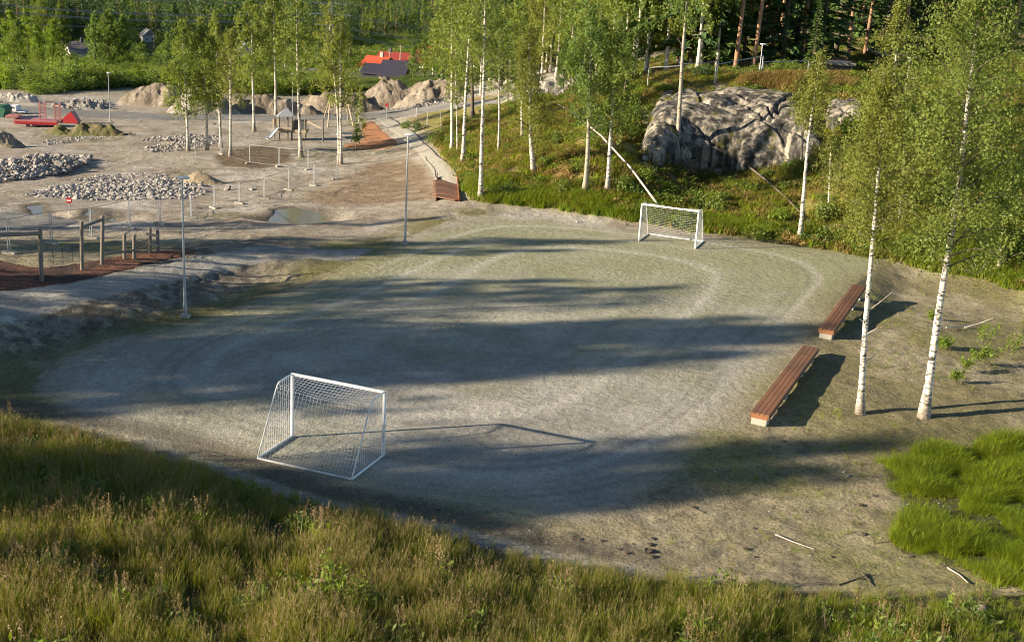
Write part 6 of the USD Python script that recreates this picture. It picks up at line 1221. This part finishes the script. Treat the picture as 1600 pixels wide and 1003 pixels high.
house('dark flat-roofed cabin at the top of the right slope', 1308, 118, 36, 15, 0, 5, -.05, 'wall_dark', 'roof_grey', [(-.2, .55, .2, .35), (.22, .55, .2, .35)], ridge='flat', name='cabin', trim='dark_grey', cat='cabin')
house('grey flat-roofed hut behind the birch crowns at upper right', 1400, 104, 40, 14, 0, 5, -.05, 'wall_dark', 'roof_grey', [(0, .5, .2, .35)], ridge='flat', name='cabin', trim='dark_grey', cat='cabin')

# ------------------------------------------------------------------ power line
YP = 330.0; pb = ground(*atY(515, 70, YP)[:2]); ph = atY(515, 4, YP)[2] - pb[2]
t_ = thing('power_pylon', 'grey lattice pylon rising behind the birches', 'pylon', pb); w0, w1 = 1.6, .35
leg = lambda sx, sy, f: np.array([sx * (w0 + (w1 - w0) * f), sy * (w0 + (w1 - w0) * f), f * ph])
for sx in (-1, 1):
    for sy in (-1, 1): MB().bar(leg(sx, sy, 0), leg(sx, sy, 1), .12, .12).build('leg', 'steel', t_)
m_ = MB(); fs = np.linspace(0, 1, 13)
for i in range(12):
    for (ax, ay), (bx, by) in (((-1, -1), (1, -1)), ((1, -1), (1, 1)), ((1, 1), (-1, 1)), ((-1, 1), (-1, -1))): m_.bar(leg(ax, ay, fs[i]), leg(bx, by, fs[i + 1]), .06, .06); m_.bar(leg(bx, by, fs[i]), leg(ax, ay, fs[i + 1]), .06, .06)
m_.build('bracing', 'steel', t_)
arms = [(.98, 4.0), (.80, 5.6), (.62, 4.2)]
for f, L in arms:
    for y in (-.3, .3): MB().bar((-L, y * .3, f * ph), (L, y * .3, f * ph), .12, .16).build('cross_arm', 'steel', t_)
def cable(name, label, pts, r, group=None):
    p = np.array(pts); a, b, c = p; f = np.linspace(0, 1, 24)[:, None]; q = a * (1 - f) * (1 - 2 * f) + 4 * b * f * (1 - f) + c * f * (2 * f - 1)
    v, qd, tt = tube(q, r, 4); return tag(put(name, v, [qd, tt], 'steel'), label, 'cable', group)
GC = 'power cables crossing left of the pylon'; GD = 'power cables descending right of the pylon'
for i, (ya, ym, yb) in enumerate([(9, 26, 29), (11, 28, 31), (20, 36, 40), (22, 38, 42), (38, 50, 56), (-10, 6, 14)]):
    cable('power_cable', ['third', 'fourth', 'fifth', 'lower', 'lowest', 'topmost'][i] + ' pale power cable crossing the wooded hill left of the pylon', [atY(-30, ya - 6, YP - 60), atY(240, ym - 4, YP - 30), atY(515, yb - 9, YP)], .06, GC)
for i, (ya, ym, yb) in enumerate([(22, 34, 46), (25, 37, 49), (42, 54, 68), (45, 57, 71), (54, 66, 79), (57, 69, 82), (6, 14, 25)]):
    cable('power_cable', ['second', 'third', 'fourth', 'fifth', 'sixth', 'lowest', 'topmost'][i] + ' power cable descending right of the pylon above the red roofs', [atY(515, ya - 4, YP), atY(600, ym, YP + 10), atY(720, yb + 6, YP + 25)], .055, GD)
def pole(label, px, yb, yt):
    p = G(px, yb); s = np.linalg.norm(p - EYE) / FPX; h = (yb - yt) * s; t = thing('utility_pole', label, 'pole', p); MB().tube([(0, 0, 0), (0, 0, h)], [.14, .09], 8).build('pole', 'pale_wood', t); MB().bar((-.7, 0, h - .4), (.7, 0, h - .4), .08, .1).build('cross_arm', 'pale_wood', t)
pole('tall utility pole before the darker red roof', 625, 106, 72); pole('short utility pole left of the tall one, before the red roof', 609, 104, 81); pole('utility pole beside the white house high among the trees', 241, 76, 56)

# ------------------------------------------------------------------ small plants, deadwood and marks on the ground
def weed(label, px, py, h, seed, leaf='leaf_bright', n=70, size=.05, w=.22, rise=.0, name='leafy_weed', cat='plant'):
    p = G(px, py); r = np.random.default_rng(seed); t = thing(name, label, cat, p); m = MB(); P = []
    for k in range(5):
        a = r.uniform(0, 6.28); e = np.array([math.cos(a) * w * r.uniform(.3, 1), math.sin(a) * w * r.uniform(.3, 1), h * r.uniform(.7, 1)]); m.tube([(0, 0, 0), e * [.5, .5, .55], e], [.008, .006, .003], 5)
        P.append(e * r.uniform(.45, 1.03, (n // 5, 1)) + r.normal(0, .05 + .02 * h, (n // 5, 3)))
    m.build('stem', 'twig', t); v, q = leaf_quads(np.vstack(P), size, r, .6, .7); put('leaves', v, q, leaf, t)
weed('tall bright-leaved plant in the meadow below the near goal', 528, 962, 1.45, 1, n=170, size=.085, w=.32); weed('low leafy plant left of the tall bright one in the meadow', 474, 965, 1.0, 2, n=90, size=.07); weed('low leafy plant right of the tall bright one in the meadow', 566, 960, .95, 3, n=100, size=.07, w=.35)
weed('yellowish leafy plant in the meadow near the right half', 872, 962, 1.1, 4, 'leaf_birch_yellow', 70, .06, .16); weed('rounded bright plant in the meadow at left', 232, 818, 1.0, 5, 'leaf_bright', 220, .05, .45); weed('small bright plant at the bottom edge on the right', 1290, 985, .7, 6, n=60, size=.05)
weed('bright leafy plant at the bottom right corner', 1535, 935, .55, 7, n=90, size=.06, w=.3); weed('pale green seedling beside the tussock patch', 1366, 850, .42, 8, 'leaf_bright', 50, .05, .1)
for i, (px, py, h, w) in enumerate([(1480, 548, .4, .25), (1468, 545, .35, .2), (1505, 582, .55, .35), (1522, 570, .6, .4), (1494, 600, .4, .25), (1535, 545, .9, .5), (1545, 575, .8, .45), (1455, 500, .3, .2), (1570, 560, .9, .5)]): weed('bright green seedling on the dirt behind the stout leaning birch', px, py, h, 20 + i, 'leaf_bright', 150, .06, w, name='seedling') if False else tag(stage.GetPrimAtPath('/World'), None) if False else weed('bright green seedling on the dirt right of the stout leaning birch', px, py, h * 1.25, 20 + i, 'leaf_bright', 240, .085, w * 1.1, name='seedling')
for p in stage.GetPrimAtPath('/World').GetChildren():
    if p.GetName().startswith('seedling'): tag(p, group='bright seedlings right of the stout leaning birch')
# bushes on the slope that stand out
SB = [bushproto(700 + i, 640, .13, ('leaf_bush', 'leaf_birch', 'leaf_bright', 'leaf_dark')[i], 1.1) for i in range(4)]
SBP = [proto('kind_bush_' + 'abcd'[i]) for i in range(4)]
for p, b in zip(SBP, SB): put(*b[0][:3], b[0][3], p); v, q, tt = tube([(0, 0, 0), (.05, 0, .5)], [.03, .015], 5); put('stem', v, [q, tt], 'twig', p)
for i, (px, py, w, h, k, lab) in enumerate([(785, 306, 40, 26, 3, 'dark green bush at the foot of the slope right of the footbridge birch'), (650, 205, 26, 18, 3, 'round dark bush on the heath beside the top of the pale path'), (636, 200, 20, 14, 0, 'bush left of the round dark one near the top of the pale path'), (975, 300, 40, 34, 0, 'leafy bush left of the big rock face, behind the leaning pole'), (1010, 285, 34, 26, 2, 'bright bush under the left end of the rock face'), (1040, 300, 30, 22, 2, 'yellow-green bush behind the far goal'), (930, 215, 46, 46, 3, 'dark bush hanging over the left end of the rock'), (985, 200, 34, 56, 0, 'tall leafy bush against the left side of the rock face'), (880, 300, 36, 26, 0, 'bush left of the stout grey-brown trunk'), (1120, 320, 40, 24, 1, 'spreading bush behind the right goal post of the far goal'), (1165, 300, 36, 22, 1, 'bush under the middle of the rock face'), (1215, 345, 44, 26, 2, 'bright bush left of the sparse pale birch'), (1225, 300, 30, 22, 1, 'bush under the right end of the rock face'), (1290, 350, 46, 40, 1, 'yellow-green bush right of the sparse pale birch'), (1310, 260, 50, 44, 1, 'bushy thicket on the right slope behind the slender birch'), (1380, 310, 60, 56, 0, 'broad bush behind the slender bench birch'), (1420, 400, 50, 50, 0, 'bush on the verge between the slender and the stout birch'), (1480, 330, 50, 50, 3, 'dark bush behind the stout leaning birch trunk'), (1530, 390, 60, 70, 0, 'large leafy bush at the right edge of the verge'), (1555, 300, 60, 70, 2, 'bright bush high at the right edge'), (1330, 215, 50, 40, 2, 'bright green bush below the grey ledge on the right slope'), (1240, 120, 34, 26, 0, 'green bush on the plateau left of the young pine'), (1216, 116, 26, 18, 0, 'small bush right of the plateau lamp'), (1100, 120, 40, 22, 3, 'dark low bush behind the plateau fence'), (1150, 118, 30, 18, 0, 'low bush at the foot of the orange-stemmed pines'), (1330, 130, 40, 22, 2, 'bright bush in front of the dark cabin'), (1012, 272, 26, 20, 3, 'low dark bush at the lower left corner of the rock face'), (1105, 282, 30, 18, 0, 'low bush at the foot of the rock face right of the root plate'), (1140, 288, 26, 16, 1, 'low yellow-green bush at the foot of the rock face, left of the white block'), (1200, 280, 34, 20, 0, 'low bush at the foot of the rock face, above the brown fallen trunk'), (1246, 270, 30, 24, 1, 'yellow-green bush at the lower right corner of the rock face'), (1000, 190, 30, 30, 3, 'dark bush at the upper left corner of the rock face'), (1262, 180, 36, 34, 1, 'yellow-green bush at the upper right corner of the rock face')]):
    p = G(px, py); s = np.linalg.norm(p - EYE) / FPX; copy_of(SBP[k], 'bush', lab, 'bush', p - [0, 0, .1], i * 1.3, None, (w * s * .72, w * s * .72, h * s * .95))
BG = [tuft(720 + i, 60, .9, .5, .05, .7, 0, 'heath_brown', 'grass_straw') for i in range(2)]
gp = poly([(1150, 140), (1160, 128), (1200, 124), (1250, 124), (1300, 126), (1340, 126), (1330, 142), (1260, 146), (1200, 142)]); x0, y0 = gp.min(0); x1, y1 = gp.max(0); xy = np.stack([rng.uniform(x0, x1, 2500), rng.uniform(y0, y1, 2500)], 1); xy = xy[inside(gp, xy[:, 0], xy[:, 1])][:700]
instancer('brown_grass', BG, np.c_[xy, H(xy[:, 0], xy[:, 1]) - .05], rng.integers(0, 2, len(xy)), rng.uniform(0, 6.28, len(xy)), rng.uniform(.5, 1.1, len(xy)), 'orange-brown grass on the edge above the rock face', 'grass')
# root plate, sticks, clods
o_ = G(1078, 276); t_ = thing('root_plate', 'dark upturned root plate at the foot of the rock face', 'tree stump', o_); r_ = np.random.default_rng(8); v, f = stone(90, 3, 1.0, .6); MB().add(v * [.62, .3, .6] + [0, 0, .55], None, f).build('root_mass', 'bark_spruce', t_)
for k in range(11): a = r_.uniform(0, 6.28); e = np.array([math.cos(a), r_.uniform(-.5, .2), math.sin(a)]); MB().tube([(0, 0, .55), e * .55 + [0, 0, .55], e * r_.uniform(.8, 1.25) + [0, 0, .6]], [.06, .035, .01], 5).build('root', 'bark_spruce', t_)
def stick(label, pts, r=.015, m='deadwood', lift=.03, name='stick'):
    w = np.array([G(*p) for p in pts]); o = w[0]; w[:, 2] = H(w[:, 0], w[:, 1]) + lift; t = thing(name, label, 'stick', o); MB().tube(w - o, np.linspace(r, r * .5, len(w)), 6).build('wood', m, t)
stick('pale straight stick lying on the dirt below the near bench', [(1211, 836), (1240, 848), (1272, 859)], .018); stick('bleached branch on the dirt at the right edge near the far bench', [(1478, 516), (1500, 514), (1522, 510)], .03, lift=.12); stick('pale driftwood stick along the edge of the tussock patch', [(1490, 845), (1500, 852), (1513, 858)], .03); stick('dark thin branch lying on the dirt at the lower right', [(1310, 915), (1340, 905), (1360, 898)], .02, 'bark_spruce'); stick('thin dark branch near the tussock patch, lower end', [(1345, 895), (1355, 905), (1362, 916)], .016, 'bark_spruce')
stick('bleached twig near the corner stone at the bottom right', [(1480, 888), (1500, 900), (1512, 912)], .02); stick('brown stick lying in the shade on the pitch dirt', [(1072, 792), (1086, 797), (1100, 802)], .03, 'bark_spruce')
o_ = G(1525, 432); t_ = thing('dead_brush', 'bare pale dead twigs sticking up at the right edge', 'dead branches', o_)
for k in range(16): a = r_.uniform(0, 6.28); e = np.array([math.cos(a) * .9, math.sin(a) * .6, r_.uniform(.3, 1.0)]); MB().tube([(0, 0, 0), e * .5 + r_.normal(0, .06, 3), e], [.014, .009, .003], 4).build('twig', 'deadwood', t_)
CL = proto('kind_clod'); v, f = stone(95, 3, .75, .8); put('clod', v, f, 'clod', CL) if UsdShade.Material.Get(stage, '/World/Looks/clod') else (M('clod', (.085, .068, .048), .95, 0, .2, 8), put('clod', v, f, 'clod', CL))
for i, (px, py, w) in enumerate([(1016, 852, 9), (1012, 862, 12), (1018, 870, 8), (980, 864, 6), (967, 858, 5), (1165, 858, 7), (1020, 842, 6), (990, 850, 4), (1178, 826, 5), (1350, 835, 7), (1366, 775, 6), (1345, 790, 8), (1400, 740, 7), (1180, 870, 4), (1085, 793, 6), (940, 845, 5), (905, 842, 5), (1300, 870, 5), (1260, 800, 4), (1225, 690, 5), (1445, 690, 7), (1465, 700, 6)]):
    p = G(px, py); r = 1.5 * w * np.linalg.norm(p - EYE) / FPX / 2; copy_of(CL, 'earth_clod', 'dark clod of earth on the bare dirt at the lower right', 'clod', p + [0, 0, .1 * r], i * 1.1, 'dark clods on the bare dirt', (r, r, r * .8))
